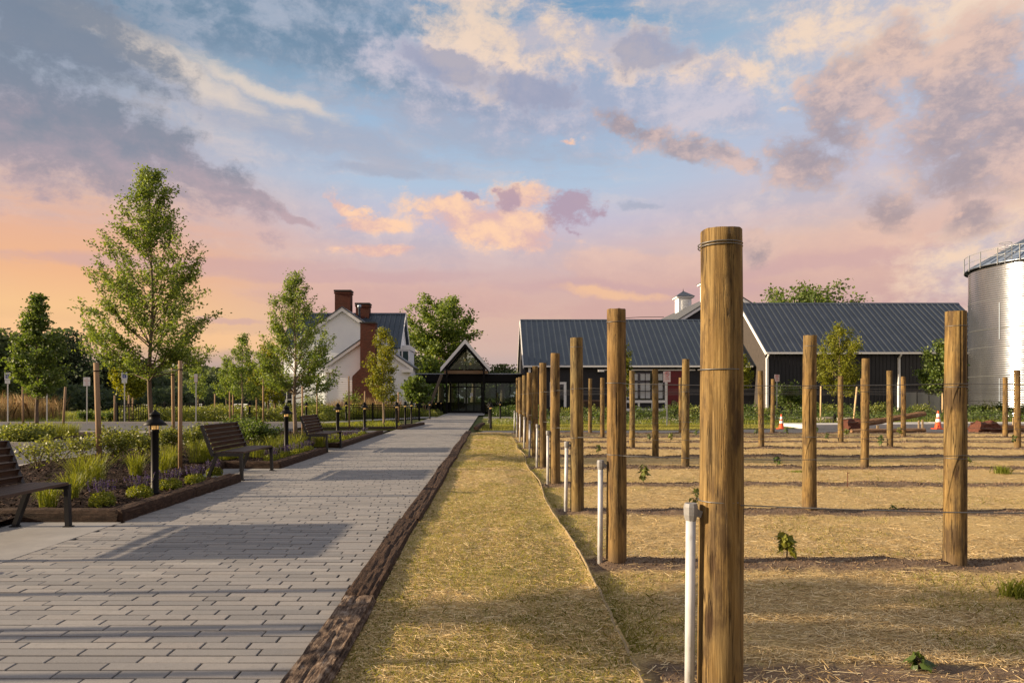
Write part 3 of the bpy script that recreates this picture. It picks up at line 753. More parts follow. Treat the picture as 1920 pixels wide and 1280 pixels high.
# straw on the vineyard floor
x, y = scatter(260000, FIELD_L + 0.03, 27, 2.2, 26, 0.9)
keep = (rowdist(y) > 0.23 + 0.14 * vnoise(x * 3, y * 3, 5)) | (RNG.random(len(x)) < 0.10); keep &= RNG.random(len(x)) < np.clip(0.62 + 0.9 * fbm(x * 1.3, y * 1.3, 41), 0.15, 1)
x, y = x[keep], y[keep]
n = len(x); sc = np.clip(y / 9, 1.0, 2.6)
V1 = slivers(x, y, field_z(x, y) + RNG.uniform(0.002, 0.012, n), RNG.normal(0.45, 0.75, n), RNG.normal(0, 0.07, n), RNG.gamma(3.0, 0.018, n).clip(0.015, 0.13) * sc ** 0.5, RNG.uniform(0.0014, 0.0034, n) * sc)
link('straw', soup('straw', V1, 4, 'straw'), kind='stuff')
x, y = scatter(120000, -0.74, FIELD_L, 2.2, 25.5, 0.9); keep = (x < strip_edge(y)) & (RNG.random(len(x)) < np.clip(0.58 + 0.9 * fbm(x * 1.6, y * 1.6, 43), 0.12, 1)); x, y = x[keep], y[keep]; n = len(x); sc = np.clip(y / 9, 1.0, 2.6)
V1 = slivers(x, y, strip_z(x, y) + 0.014 + RNG.uniform(0.002, 0.012, n), RNG.normal(-0.3, 0.95, n), RNG.normal(0, 0.08, n), RNG.gamma(3.0, 0.017, n).clip(0.015, 0.12) * sc ** 0.5, RNG.uniform(0.0014, 0.0032, n) * sc)
link('strip_straw', soup('strip_straw', V1, 4, 'straw'), kind='stuff')
# grass growing through
def patchy(x, y, s, lo): return vnoise(x * 0.9, y * 0.9, s) + 0.6 * vnoise(x * 3.1, y * 3.1, s + 1) > lo
x, y = scatter(130000, -0.74, FIELD_L, 2.2, 25.5, 0.95); keep = (x < strip_edge(y)) & (patchy(x, y, 21, -0.10) | (RNG.random(len(x)) < 0.22)); x, y = x[keep], y[keep]; n = len(x); sc = np.clip(y / 9, 1.0, 2.4)
V2 = blades(x, y, strip_z(x, y) + 0.010, RNG.uniform(0.010, 0.036, n), RNG.uniform(0.0016, 0.0034, n) * sc, 1.6)
link('strip_grass', soup('strip_grass', V2, 5, 'blade_lawn'), kind='stuff')
x, y = scatter(90000, FIELD_L, 27, 2.2, 26, 0.9)
nearhem = (x < FIELD_L + 0.45) & (RNG.random(len(x)) < 1.0)
keep = (rowdist(y) > 0.30) & (patchy(x, y, 31, 0.24) | nearhem & patchy(x, y, 35, -0.1)); x, y = x[keep], y[keep]
xh = FIELD_L + RNG.exponential(0.16, 16000); yh = 2.3 * (20 / 2.3) ** RNG.random(16000); kh = rowdist(yh) > 0.3
x = np.concatenate([x, xh[kh]]); y = np.concatenate([y, yh[kh]]); n = len(x); sc = np.clip(y / 9, 1.0, 2.6)
V2 = blades(x, y, field_z(x, y), RNG.uniform(0.012, 0.042, n), RNG.uniform(0.0016, 0.0034, n) * sc, 1.6)
link('vineyard_grass', soup('vineyard_grass', V2, 5, 'blade_lawn'), kind='stuff')
# crumbs of soil on the row mounds
k = RNG.integers(0, 10, 26000); y = ROW0 + k * ROWD + RNG.normal(0, 0.15, len(k)); x = FIELD_L + 0.05 + (0.84 * y - FIELD_L) * RNG.random(len(k)) ** 1.0
n = len(x); r = RNG.uniform(0.004, 0.016, n) * np.clip(y / 9, 0.8, 2.0); z = field_z(x, y)
a = RNG.uniform(0, 2 * PI, n); P = np.stack([x, y, z], -1)
def off(da, h): return P + np.stack([np.cos(a + da) * r, np.sin(a + da) * r * 0.8, h * r], -1)
b0, b1, b2, tp = off(0, -0.3), off(2.1, -0.2), off(4.2, -0.3), P + np.stack([0 * x, 0 * x, r * 0.9], -1)
link('soil_crumbs', soup('soil_crumbs', np.stack([b0, b1, tp, b1, b2, tp, b2, b0, tp], 1).reshape(-1, 3), 3, 'soil_bit'), kind='stuff')
# bark chips in the beds
n = 26000; x = RNG.uniform(-8.6, -4.22, n); y = 5.4 * (25.3 / 5.4) ** RNG.random(n); keep = ~((x > -5.12) & (((y > 5) & (y < 7.6)) | ((y > 10.9) & (y < 13.2)) | ((y > 16.55) & (y < 18.5)))); x, y = x[keep], y[keep]; n = len(x)
V3 = slivers(x, y, bed_z(x, y) + RNG.uniform(0.002, 0.02, n), RNG.uniform(0, PI, n), RNG.normal(0, 0.35, n), RNG.uniform(0.02, 0.07, n), RNG.uniform(0.008, 0.022, n))
link('bark_chips', soup('bark_chips', V3, 4, 'mulch_chip'), kind='stuff')
# lawns by the drive
n = 26000; x = RNG.uniform(-0.4, 13.5, n); y = RNG.uniform(28.7, 34, n); keep = y > 28.7 + np.clip((x - 8) * 0.35, 0, 3); x, y = x[keep], y[keep]; n = len(x)
link('lawn_grass', soup('lawn_grass', blades(x, y, np.full(n, -0.026), RNG.uniform(0.04, 0.09, n), RNG.uniform(0.012, 0.02, n)), 5, 'blade_lawn'), kind='stuff')

# ------------------------------------------------------------------ buildings
def roof_panel_mesh(w, length, m, rib=0.085, rw=0.06):
    """flat metal pan with a standing seam along its left edge; local x across, local y up the slope"""
    b = MB()
    b.box(rw, w, 0, length, -0.02, 0.0); b.box(0, rw, 0, length, -0.02, rib)
    return b.mesh('roof_panel', m)
def roof_ridge_x(parent, x0, x1, ye, ze, yr, zr, pitch, m, back=None, ridge='chimney_cap'):
    """standing-seam roof with its ridge along X; returns the roof object (panels are its children)"""
    yb = 2 * yr - ye if back is None else back
    zb = ze if back is None else zr - (zr - ze) / (yr - ye) * (back - yr)
    d = MB().prismx([(ye, ze - 0.10), (yr, zr - 0.10), (yb, zb - 0.10), (yb, zb - 0.03), (yr, zr - 0.03), (ye, ze - 0.03)], x0 + 0.01, x1 - 0.01)
    roof = d.build('roof', m, parent)
    L = math.hypot(yr - ye, zr - ze); a = math.atan2(zr - ze, yr - ye)
    n = max(1, round((x1 - x0) / pitch)); w = (x1 - x0) / n
    me = roof_panel_mesh(w, L, m)
    for i in range(n):
        link('roof_panel', me, roof, loc=(x0 + i * w, ye, ze), rot=(a, 0, 0))
    MB().prismx([(yr - 0.16, zr - 0.13), (yr, zr + 0.0), (yr + 0.16, zr - 0.13), (yr + 0.16, zr - 0.07), (yr, zr + 0.075), (yr - 0.16, zr - 0.07)], x0 - 0.01, x1 + 0.01).build('ridge_cap', m, roof)
    return roof
def lap_siding(b, y, zs0, zs1, xl, xr, expo=0.15, out=-1):
    """lapped boards facing -Y; xl(z), xr(z) give the wall's outline"""
    z = zs0
    while z < zs1 - 0.01:
        t = min(z + expo, zs1)
        a0, a1, c0, c1 = xl(z), xr(z), xl(t), xr(t)
        if a1 - a0 > 0.04:
            if c1 - c0 < 0.02: c0 = c1 = (c0 + c1) / 2
            b.add([(a0, y - 0.028, z), (a1, y - 0.028, z), (c1, y - 0.008, t), (c0, y - 0.008, t), (a0, y, z), (a1, y, z)], [(0, 1, 2, 3), (0, 4, 5, 1)])
        z = t

# ---- white farmhouse
H = thing('farmhouse', 'white clapboard farmhouse with blue metal roof and brick chimneys', 'house', (xa(694, 52), 52, 0))
OX, OY = H.location.x, 52.0
def hx(v): return v - OX
# low gable in front: wall, roof, trim
lx0, lx1 = xa(612, 52), xa(768, 52); cxl = (lx0 + lx1) / 2; ez, pz = 3.62, 6.05
sl = (pz - ez) / ((lx1 - lx0) / 2 + 0.30)
top = lambda x: pz - 0.08 - sl * abs(x - cxl)
wall = MB().prism([(hx(lx0), 0), (hx(lx1), 0), (hx(lx1), top(lx1)), (hx(cxl), top(cxl)), (hx(lx0), top(lx0))], 0, 3.9).build('wall', 'white_paint', H)
b = MB(); lap_siding(b, 0, 0.35, top(cxl), lambda z: hx(max(lx0, cxl - (pz - 0.08 - z) / sl)), lambda z: hx(min(lx1, cxl + (pz - 0.08 - z) / sl)), 0.17)
b.build('clapboard', 'white_paint', H, kind='stuff')
for sgn, xe in ((-1, lx0 - 0.30), (1, lx1 + 0.30)):
    rf = MB(); zt = pz; ze_ = ez
    rf.prism([(hx(xe), ze_), (hx(cxl), zt), (hx(cxl), zt + 0.09), (hx(xe), ze_ + 0.09)] if sgn < 0 else [(hx(cxl), zt), (hx(xe), ze_), (hx(xe), ze_ + 0.09), (hx(cxl), zt + 0.09)], -0.34, 4.0)
    rf.build('roof', 'roof_slate', H)
    MB().prism([(hx(xe), ze_ - 0.26), (hx(cxl), zt - 0.26), (hx(cxl), zt - 0.004), (hx(xe), ze_ - 0.004)] if sgn < 0 else [(hx(cxl), zt - 0.26), (hx(xe), ze_ - 0.26), (hx(xe), ze_ - 0.004), (hx(cxl), zt - 0.004)], -0.30, -0.20).build('rake_board', 'white_trim', H)
    x1_ = xe + (0.85 if sgn < 0 else -0.85)
    MB().box(hx(min(xe, x1_)), hx(max(xe, x1_)), -0.36, -0.06, ez - 0.36, ez - 0.12).build('eave_return', 'white_trim', H)
    xc = lx0 if sgn < 0 else lx1
    MB().box(hx(xc) - 0.07, hx(xc) + 0.07, -0.06, 0.10, 0.2, ez - 0.35).build('corner_board', 'white_trim', H)
# big front chimney: stack, shoulder, base
cy0, cy1 = xa(677, 51.4), xa(705, 51.4); bx0, bx1 = xa(662, 51.4), xa(717, 51.4)
zc, zs, zt = za(691, 51.4), za(706, 51.4), za(607, 51.4)
ch = MB().prism([(hx(bx0), 0), (hx(bx1), 0), (hx(bx1), zs), (hx(cy1), zc), (hx(cy1), zt), (hx(cy0), zt), (hx(cy0), zc), (hx(bx0), zs)], -0.95, -0.03).build('chimney', 'brick', H)
MB().box(hx(cy0) - 0.05, hx(cy1) + 0.05, -1.0, 0.02, zt, zt + 0.10).build('chimney_cap', 'chimney_cap', ch)
# tall gable behind it
ty = 4.0; tY = 56.0; tcx = xa(642.5, tY); tpz = za(577, tY); tsl = 0.70; tx0, tx1 = xa(566, tY), xa(724, tY)
ttop = lambda x: tpz - 0.12 - tsl * abs(x - tcx)
MB().prism([(hx(tx0), 0), (hx(tx1), 0), (hx(tx1), ttop(tx1)), (hx(tcx), ttop(tcx)), (hx(tx0), ttop(tx0))], ty, ty + 3).build('wall', 'white_paint', H)
b = MB(); lap_siding(b, ty, 0.3, ttop(tcx), lambda z: hx(max(tx0, tcx - (tpz - 0.12 - z) / tsl)), lambda z: hx(min(tx1, tcx + (tpz - 0.12 - z) / tsl)), 0.17)
b.build('clapboard', 'white_paint', H, kind='stuff')
for sgn in (-1, 1):
    xe = tcx + sgn * ((tx1 - tx0) / 2 + 0.28); zl = tpz - tsl * abs(xe - tcx)
    P = [(hx(xe), zl), (hx(tcx), tpz), (hx(tcx), tpz + 0.10), (hx(xe), zl + 0.10)]
    Q = [(hx(xe), zl - 0.30), (hx(tcx), tpz - 0.30), (hx(tcx), tpz - 0.004), (hx(xe), zl - 0.004)]
    if sgn > 0: P = [P[1], P[0], P[3], P[2]]; Q = [Q[1], Q[0], Q[3], Q[2]]
    MB().prism(P, ty - 0.30, ty + 6.0).build('roof', 'roof_slate', H)
    MB().prism(Q, ty - 0.26, ty - 0.14).build('rake_board', 'white_trim', H)
MB().box(hx(tx0) - 0.07, hx(tx0) + 0.07, ty - 0.06, ty + 0.1, 0.1, ttop(tx0) - 0.1).build('corner_board', 'white_trim', H)
# main block: ridge along X
mx0, mx1 = xa(548, 62), -7.72; mze, mzr = za(652, 58.6), za(588, 62)
MB().prismx([(6.9, 0), (13.1, 0), (13.1, mze - 0.1), (10.0, mzr - 0.2), (6.9, mze - 0.1)], hx(mx0 + 0.2), hx(mx1 - 0.25)).build('wall', 'white_paint', H)
roof_ridge_x(H, hx(mx0), hx(mx1), 6.55, mze, 10.0, mzr, 0.44, 'roof_blue')
MB().prismx([(6.5, mze - 0.22), (10.0, mzr - 0.22), (13.5, mze - 0.22), (13.5, mze + 0.03), (10, mzr + 0.03), (6.5, mze + 0.03)], hx(mx1) + 0.004, hx(mx1) + 0.06).build('rake_board', 'white_trim', H)
for p0, p1, pt in ((630, 659, 545), (669, 693.5, 569)):
    c0, c1 = xa(p0, 62), xa(p1, 62); z1 = za(pt, 62)
    c = MB().box(hx(c0), hx(c1), 9.5, 10.5, mzr - 0.6, z1 - 0.14).box(hx(c0) - 0.06, hx(c1) + 0.06, 9.44, 10.56, z1 - 0.34, z1 - 0.2).build('chimney', 'brick', H)
    MB().box(hx(c0) - 0.08, hx(c1) + 0.08, 9.42, 10.58, z1 - 0.14, z1).build('chimney_cap', 'chimney_cap', c)
MB().lathe([(0.10, mzr - 1.2), (0.10, mzr + 0.35), (0.17, mzr + 0.36), (0.17, mzr + 0.62), (0.02, mzr + 0.64)], 12, hx(xa(673, 60.5)), 8.7).build('vent_pipe', 'galvanised_roof', H, True)
# right rear bay with two green windows
rY = 60.0; rx0, rx1 = xa(736, rY), xa(768, rY)
MB().box(hx(rx0), hx(rx1), 8.0, 11.5, 0, za(647, rY)).build('wall', 'white_paint', H)
b = MB(); lap_siding(b, 8.0, 0.3, za(657, rY), lambda z: hx(rx0), lambda z: hx(rx1), 0.17); b.build('clapboard', 'white_paint', H, kind='stuff')
MB().box(hx(rx0) - 0.05, hx(rx1) + 0.09, 7.9, 11.6, za(656, rY), za(648, rY)).build('frieze_board', 'white_trim', H)
for p0, p1 in ((744.5, 753), (755.5, 765.5)):
    a0, a1 = hx(xa(p0, rY)), hx(xa(p1, rY)); z0, z1 = za(677, rY), za(658.5, rY)
    w = MB().box(a0 - .06, a0, 7.93, 7.98, z0, z1).box(a1, a1 + .06, 7.93, 7.98, z0, z1).box(a0 - .06, a1 + .06, 7.93, 7.98, z1, z1 + .07).box(a0 - .06, a1 + .06, 7.90, 7.98, z0 - .07, z0).build('window', 'white_trim', H)
    MB().box(a0, a1, 7.955, 7.97, z0, z1).build('shutter', 'shutter_green', w)
# flat wing on the left with the tall black window
wY = 55.0; wx0, wx1 = xa(503, wY), xa(604, wY); wz = za(700, wY)
MB().box(hx(wx0), hx(wx1), 3.0, 8.5, 0, wz - 0.25).build('wall', 'white_paint', H)
MB().box(hx(wx0) - 0.15, hx(wx1), 2.8, 8.6, wz - 0.25, wz).build('wing_roof', 'white_trim', H)
a0, a1, z0, z1 = hx(xa(510, wY)), hx(xa(545, wY)), za(764, wY), za(718, wY)
w = MB().box(a0 - .08, a0, 2.90, 2.99, z0, z1).box(a1, a1 + .08, 2.90, 2.99, z0, z1).box(a0 - .08, a1 + .08, 2.90, 2.99, z1, z1 + .1).build('window', 'black_paint', H)
for i in range(1, 5):
    x = a0 + (a1 - a0) * i / 5; MB().box(x - .025, x + .025, 2.93, 2.985, z0, z1).build('mullion', 'black_paint' if i % 2 else 'white_trim', w)
MB().box(a0, a1, 2.965, 2.975, z0, z1).build('pane', 'dark_glass', w)
# porch rail beside the wing
r0, r1 = hx(xa(497, 50)), hx(xa(548, 50)); rl = MB()
rl.beam((r0, -2, 1.10), (r1, -2, 1.22), 0.05, 0.05)
for i in range(5):
    x = r0 + (r1 - r0) * i / 4; rl.beam((x, -2, 0), (x, -2, 1.10 + .12 * i / 4), 0.04, 0.04)
rl.build('porch_rail', 'white_trim', H)

# ---- black glass pavilion between house and barn
P = thing('glass_pavilion', 'low black glass pavilion with gabled timber porch over the entrance doors', 'entrance building', (-2.14, 57.6, 0))
PX, PY = -2.14, 57.6
fz0, fz1 = za(716, 60), za(701.5, 60); gx0, gx1 = xa(764, 60), xa(984, 60)
MB().box(gx0 - PX, gx1 - PX, 2.0, 9.0, fz0, fz1).build('flat_roof', 'black_paint', P)
MB().box(gx0 - PX + 0.3, gx1 - PX - 0.3, 2.5, 8.6, fz1 + 0.004, fz1 + 0.09).build('roof_edge', 'galvanised_roof', P)
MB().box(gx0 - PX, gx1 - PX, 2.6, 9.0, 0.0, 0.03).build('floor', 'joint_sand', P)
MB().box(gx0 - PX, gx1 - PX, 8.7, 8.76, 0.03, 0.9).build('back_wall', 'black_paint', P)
def glazed(x0, x1, n, nm='window', y=2.6, door=False):
    f = MB()
    f.box(x0, x1, y - 0.05, y + 0.05, 0.03, 0.16); f.box(x0, x1, y - 0.05, y + 0.05, fz0 - 0.10, fz0)
    for i in range(n + 1):
        x = x0 + (x1 - x0) * i / n; f.box(x - 0.04, x + 0.04, y - 0.06, y + 0.06, 0.16, fz0 - 0.10)
    if door: f.box(x0, x1, y - 0.045, y + 0.045, 2.22, 2.32)
    fr = f.build(nm, 'black_paint', P)
    for i in range(n):
        a, c = x0 + (x1 - x0) * i / n + 0.04, x0 + (x1 - x0) * (i + 1) / n - 0.04
        MB().box(a, c, y - 0.006, y + 0.006, 0.16, fz0 - 0.10).build('pane', 'pane_glass', fr)
    return fr
dx0, dx1 = xa(845, 60) - PX, xa(903, 60) - PX
glazed(gx0 - PX + 0.06, dx0 - 0.06, 4); glazed(dx1 + 0.06, gx1 - PX - 0.06, 3)
d = glazed(dx0, dx1, 4, 'door', door=True)
for s in (-1, 1):
    MB().box((dx0 + dx1) / 2 + s * 0.12 - .015, (dx0 + dx1) / 2 + s * 0.12 + .015, 2.46, 2.50, 0.85, 1.35).build('handle', 'galv_post', d)
MB().box(dx0 + 1.72, dx0 + 1.95, 2.54, 2.548, 1.45, 1.75).build('notice', 'sign_white', d)
# gabled porch
cx = 0.0; hw = xa(918, 57.2) - xa(872.5, 57.2); pz1, pz0 = za(640, 57.2), za(692.5, 57.2); sp = (pz1 - pz0) / hw
for s in (-1, 1):
    Q = [(s * hw, pz0), (0, pz1), (0, pz1 + 0.16), (s * hw, pz0 + 0.16)]
    S = [(s * hw * 0.94, pz0 - 0.06 + sp * hw * .06), (0, pz1 - 0.06), (0, pz1 - 0.002), (s * hw * .94, pz0 - 0.002 + sp * hw * .06)]
    F = [(s * hw * 1.02, pz0 - 0.20), (0, pz1 - 0.16), (0, pz1 + 0.20), (s * hw * 1.02, pz0 + 0.16)]
    if s > 0: Q, S, F = [[q[1], q[0], q[3], q[2]] for q in (Q, S, F)]
    MB().prism(Q, -0.35, 8.0).build('porch_roof', 'roof_slate', P)
    MB().prism(S, -0.3, 7.9).build('soffit', 'soffit_wood', P)
    MB().prism(F, -0.43, -0.354).build('fascia', 'white_trim', P)
    MB().prism([(q[0] * .93, q[1] - 0.30 if abs(q[0]) < .01 else q[1] + .02) for q in F], -0.352, -0.30).build('inner_fascia', 'black_paint', P)
    MB().box(s * 1.56 - 0.07, s * 1.56 + 0.07, -0.25, -0.11, 0.0, pz0 + 0.35).build('column', 'black_paint', P)
    MB().box(s * 1.56 - 0.06, s * 1.56 + 0.06, -0.11, 2.6, fz1 - 0.25, fz1).build('side_beam', 'black_paint', P)
bz = fz1 + 0.02
MB().box(-1.9, 1.9, 1.55, 1.75, bz, bz + 0.28).build('tie_beam', 'soffit_wood', P)
gl = [(-(pz1 - 0.35 - bz - 0.4) / sp, bz + 0.40), ((pz1 - 0.35 - bz - 0.4) / sp, bz + 0.40), (0, pz1 - 0.35)]
g = MB().prism(gl, 1.66, 1.68).build('gable_pane', 'pane_glass', P)
MB().beam((gl[0][0], 1.62, gl[0][1]), (gl[2][0], 1.62, gl[2][1]), 0.1, 0.12, (0, 1, 0)).beam((gl[1][0], 1.62, gl[1][1]), (gl[2][0], 1.62, gl[2][1]), 0.1, 0.12, (0, 1, 0)).beam((gl[0][0], 1.62, gl[0][1] - .05), (gl[1][0], 1.62, gl[1][1] - .05), 0.1, 0.1).box(-0.03, 0.03, 1.60, 1.655, bz + .4, pz1 - .4).build('gable_frame', 'black_paint', P)
MB().box(-1.6, 1.6, 2.05, 2.2, fz0 - 0.02, fz1 - 0.01).build('lintel', 'black_paint', P)
for i, (a, c, q) in enumerate(((872, 675, 3.0), (882, 682, 4.2))):
    X0, Z0 = xa(a, PY + q) - PX, za(c, PY + q)
    lp = thing('pendant_lamp', ['upper round pendant lamp glowing behind the gable glass', 'lower round pendant lamp glowing behind the gable glass'][i], 'lamp', (PX + X0, PY + q, Z0), 'pendant lamps in the entrance gable')
    MB().lathe([(0.005, -0.11), (0.075, -0.08), (0.11, 0), (0.075, 0.08), (0.005, 0.11)], 12).build('globe', 'lamp_glass', lp, True)
    MB().tube([(0, 0, 0.11), (0, 0, max(0.3, pz1 - 0.1 - Z0))], 0.008, 5).build('cord', 'black_paint', lp)
a, c = (xa(800, 55.5), 55.5, 0.02), (xa(828, 57.0), 57.05, za(702, 57.05))
tag(MB().beam(a, c, 0.20, 0.16).build('timber_beam', 'bark'), 'weathered dark timber leaning from the ground against the porch eave', 'timber')

# ---- long low barn (nearer the entrance)
A = thing('long_barn', 'long low dark barn with seamed metal roof and red sliding doors', 'barn', (2.83, 58, 0))
AX, AY = 2.83, 58.0; ax1 = 22.4 - AX
aze, azr = za(685, 57.6), za(600, 63.9)
MB().prismx([(0, 0), (11.4, 0), (11.4, aze - 0.08), (5.9, azr - 0.14), (0, aze - 0.08)], 0.06, ax1 - 0.01).build('wall', 'navy_siding', A)
b = MB(); lap_siding(b, 0, 0.2, aze - 0.2, lambda z: 0.06, lambda z: ax1 - 0.02, 0.19); b.build('siding', 'navy_siding', A, kind='stuff')
roof_ridge_x(A, -0.05, ax1 - 0.02, -0.4, aze, 5.9, azr, 0.50, 'roof_blue')
MB().box(-0.05, ax1 - 0.3, -0.54, -0.405, aze - 0.15, aze - 0.005).build('gutter', 'white_trim', A)
MB().prismx([(-0.45, aze - 0.26), (5.9, azr - 0.26), (12.2, aze - 0.26), (12.2, aze + 0.02), (5.9, azr + 0.02), (-0.45, aze + 0.02)], -0.12, -0.055).build('rake_board', 'white_trim', A)
MB().box(xa(990.5, 57.7) - AX, xa(995, 57.7) - AX, -0.30, -0.12, 0, aze - 0.15).build('downspout', 'white_trim', A)
def ap(px): return xa(px, 57.9) - AX
zt = za(693.5, 57.9)
MB().box(ap(1120), ap(1303), -0.20, -0.06, zt - 0.05, zt + 0.05).build('door_track', 'white_trim', A)
for p0, p1 in ((1150, 1170), (1249, 1288)):
    d = MB().box(ap(p0), ap(p1), -0.16, -0.06, 0.15, zt - 0.06).build('sliding_door', 'red_paint', A)
    for k in range(5):
        z = 0.5 + k * 0.62; MB().box(ap(p0), ap(p1), -0.172, -0.161, z, z + 0.02).build('board_line', 'chimney_cap', d)
    if p0 > 1200: MB().lathe([(0.16, -0.0), (0.24, 0.02), (0.24, 0.07), (0.16, 0.09)], 18).build('wreath', 'bark', d, True).matrix_local = Matrix.Translation((ap(1263), -0.18, za(756, 57.8))) @ Matrix.Rotation(R(90), 4, 'X')
a0, a1 = ap(1172), ap(1249); z0, z1 = za(750, 57.9), za(698, 57.9)
w = MB().box(a0, a0 + .12, -0.14, -0.05, 0.2, z1).box(a1 - .1, a1, -0.14, -0.05, 0.2, z1).box(a0 + .12, a1 - .1, -0.14, -0.05, z0 - 0.22, z0).box(a0 + .12, a1 - .1, -0.14, -0.05, 0.2, 0.42).build('window', 'white_trim', A)
nb = 3
for i in range(1, nb):
    x = a0 + (a1 - a0) * i / nb; MB().box(x - .08, x + .08, -0.135, -0.052, 0.42, z0 - 0.22).build('panel_stile', 'white_trim', w)
MB().box(a0 + .12, a1 - .1, -0.07, -0.04, z0, z1).build('pane', 'dark_glass', w)
for i in range(3):
    x0, x1 = a0 + .25 + (a1 - a0 - .3) * i / 3, a0 + (a1 - a0 - .3) * (i + 1) / 3 + 0.0
    MB().box(x0, x1, -0.085, -0.072, z0 + .16, z1 - .9).build('blind', 'blind', w); MB().box(x0, x1, -0.085, -0.072, z1 - .66, z1 - .12).build('blind', 'blind', w)
    xm = (x0 + x1) / 2; MB().box(xm - .025, xm + .025, -0.10, -0.086, z0, z1).build('muntin', 'black_paint', w)
MB().box(a0 + .12, a1 - .1, -0.105, -0.087, z0 + .72, z0 + .80).build('muntin', 'black_paint', w)
a0, a1 = ap(1031), ap(1062); z1 = za(716, 57.9)
d = MB().box(a0, a0 + .2, -0.12, -0.04, 0.55, z1).box(a1 - .22, a1, -0.12, -0.04, 0.55, z1).box(a0 + .2, a1 - .22, -0.12, -0.04, z1 - .18, z1).build('door', 'white_trim', A)
MB().box(a0 + .2, a1 - .22, -0.06, -0.035, 0.55, z1 - .18).build('pane', 'dark_glass', d)
MB().box(ap(1120), ap(1131), -0.6, -0.45, za(697, 57.9), za(694, 57.9)).beam((ap(1127), -0.5, za(695, 57.9)), (ap(1127), -0.05, za(695, 57.9)), 0.04, 0.04).build('wall_lamp', 'white_trim', A)

# ---- taller barn to its right
B = thing('tall_barn', 'taller dark board and batten barn with slate metal roof beside the silo', 'barn', (22.4, 55.6, 0))
bx1 = 41.9 - 22.4; bze, bzr = za(660, 55.3), za(569, 61.3)
MB().prismx([(0, 0), (11.4, 0), (11.4, bze - 0.08), (5.7, bzr - 0.14), (0, bze - 0.08)], 0.06, bx1 - 0.06).build('wall', 'navy_siding', B)
MB().prismx([(0.02, 0), (11.4, 0), (11.4, bze - 0.08), (5.7, bzr - 0.14), (0.02, bze - 0.08)], -0.02, 0.055).build('gable_wall', 'grey_cedar', B)
b = MB()
for i in range(64):
    x = 0.1 + i * 0.305; b.box(x, x + 0.05, -0.03, -0.002, 0.2, bze - 0.2)
b.build('batten', 'navy_siding', B, kind='stuff')
roof_ridge_x(B, -0.12, bx1 + 0.1, -0.35, bze, 5.7, bzr, 0.50, 'roof_slate')
MB().box(-0.1, bx1, -0.49, -0.355, bze - 0.16, bze - 0.005).build('gutter', 'white_trim', B)
MB().prismx([(-0.4, bze - 0.24), (5.7, bzr - 0.24), (11.8, bze - 0.24), (11.8, bze + 0.03), (5.7, bzr + 0.03), (-0.4, bze + 0.03)], -0.19, -0.125).build('rake_board', 'white_trim', B)
for p in (1440, 1688):
    x = xa(p, 55.3) - 22.4
    MB().box(x - .08, x + .08, -0.20, -0.035, 0.0, bze - 0.45).tube([(x, -0.42, bze - 0.14), (x, -0.40, bze - 0.25), (x, -0.14, bze - 0.5)], 0.07, 8).build('downspout', 'white_trim', B)
thing('equipment_screen', 'low grey metal equipment screen against the tall barn wall', 'screen', (xa(1697, 54), 54.0, 0))
es = bpy.data.objects['equipment_screen']; ew = xa(1764, 54) - xa(1697, 54)
for i in range(3): MB().box(ew * i / 3 + .02, ew * (i + 1) / 3 - .02, 0, 0.06, 0.1, za(735, 54)).build('panel', 'screen_grey', es)
for i in range(4): MB().box(ew * i / 3 - .04, ew * i / 3 + .04, -0.02, 0.08, 0, za(734, 54)).build('post', 'steel_dark', es)

# ---- big barn behind, ridge running away, with two cupolas
Cc = thing('rear_barn', 'big grey-roofed barn behind the long barn with white rake boards', 'barn', (25.1, 72, 0))
cz = za(542, 72); chw = 8.0; csl = 0.62
MB().prism([(-chw + .3, 0), (chw - .3, 0), (chw - .3, cz - csl * (chw - .3) - .2), (0, cz - .2), (-chw + .3, cz - csl * (chw - .3) - .2)], 0.5, 27.5).build('wall', 'navy_siding', Cc)
for s in (-1, 1):
    Q = [(s * chw, cz - csl * chw), (0, cz), (0, cz + .14), (s * chw, cz - csl * chw + .14)]
    T = [(s * chw, cz - csl * chw - .32), (0, cz - .32), (0, cz - .004), (s * chw, cz - csl * chw - .004)]
    if s > 0: Q, T = [[q[1], q[0], q[3], q[2]] for q in (Q, T)]
    MB().prism(Q, 0, 28).build('roof', 'shingle', Cc); MB().prism(T, 0.02, 0.16).build('rake_board', 'white_trim', Cc)
for i, yy in enumerate((89.0, 78.2)):
    c = thing('cupola', ['white louvred cupola with hipped metal roof on the rear barn ridge', 'white cupola on the rear barn ridge mostly hidden by the nearest post'][i], 'cupola', (25.1, yy, cz - 0.7), 'cupolas on the rear barn')
    w = 0.84
    MB().box(-w, w, -w, w, 0, 2.15).build('body', 'white_paint', c)
    MB().box(-w - .28, w + .28, -w - .28, w + .28, 2.15, 2.33).build('cornice', 'white_trim', c)
    r = w + .38
    m = MB(); m.add([(-r, -r, 2.33), (r, -r, 2.33), (r, r, 2.33), (-r, r, 2.33), (0, 0, 3.15)], [(3, 2, 1, 0), (0, 1, 4), (1, 2, 4), (2, 3, 4), (3, 0, 4)]); m.build('cupola_roof', 'roof_slate', c)
    MB().lathe([(0.03, 3.1), (0.07, 3.2), (0.03, 3.3), (0.01, 3.5)], 8).build('finial', 'steel_dark', c)
    lv = MB().box(-0.42, 0.42, -w - .03, -w - .005, 0.3, 1.9).build('louvre', 'white_trim', c)
    for k in range(9): MB().beam((-0.38, -w - .05, 0.42 + k * .165), (0.38, -w - .05, 0.42 + k * .165), 0.05, 0.09, (0, -0.6, 1)).build('slat', 'white_paint', lv)
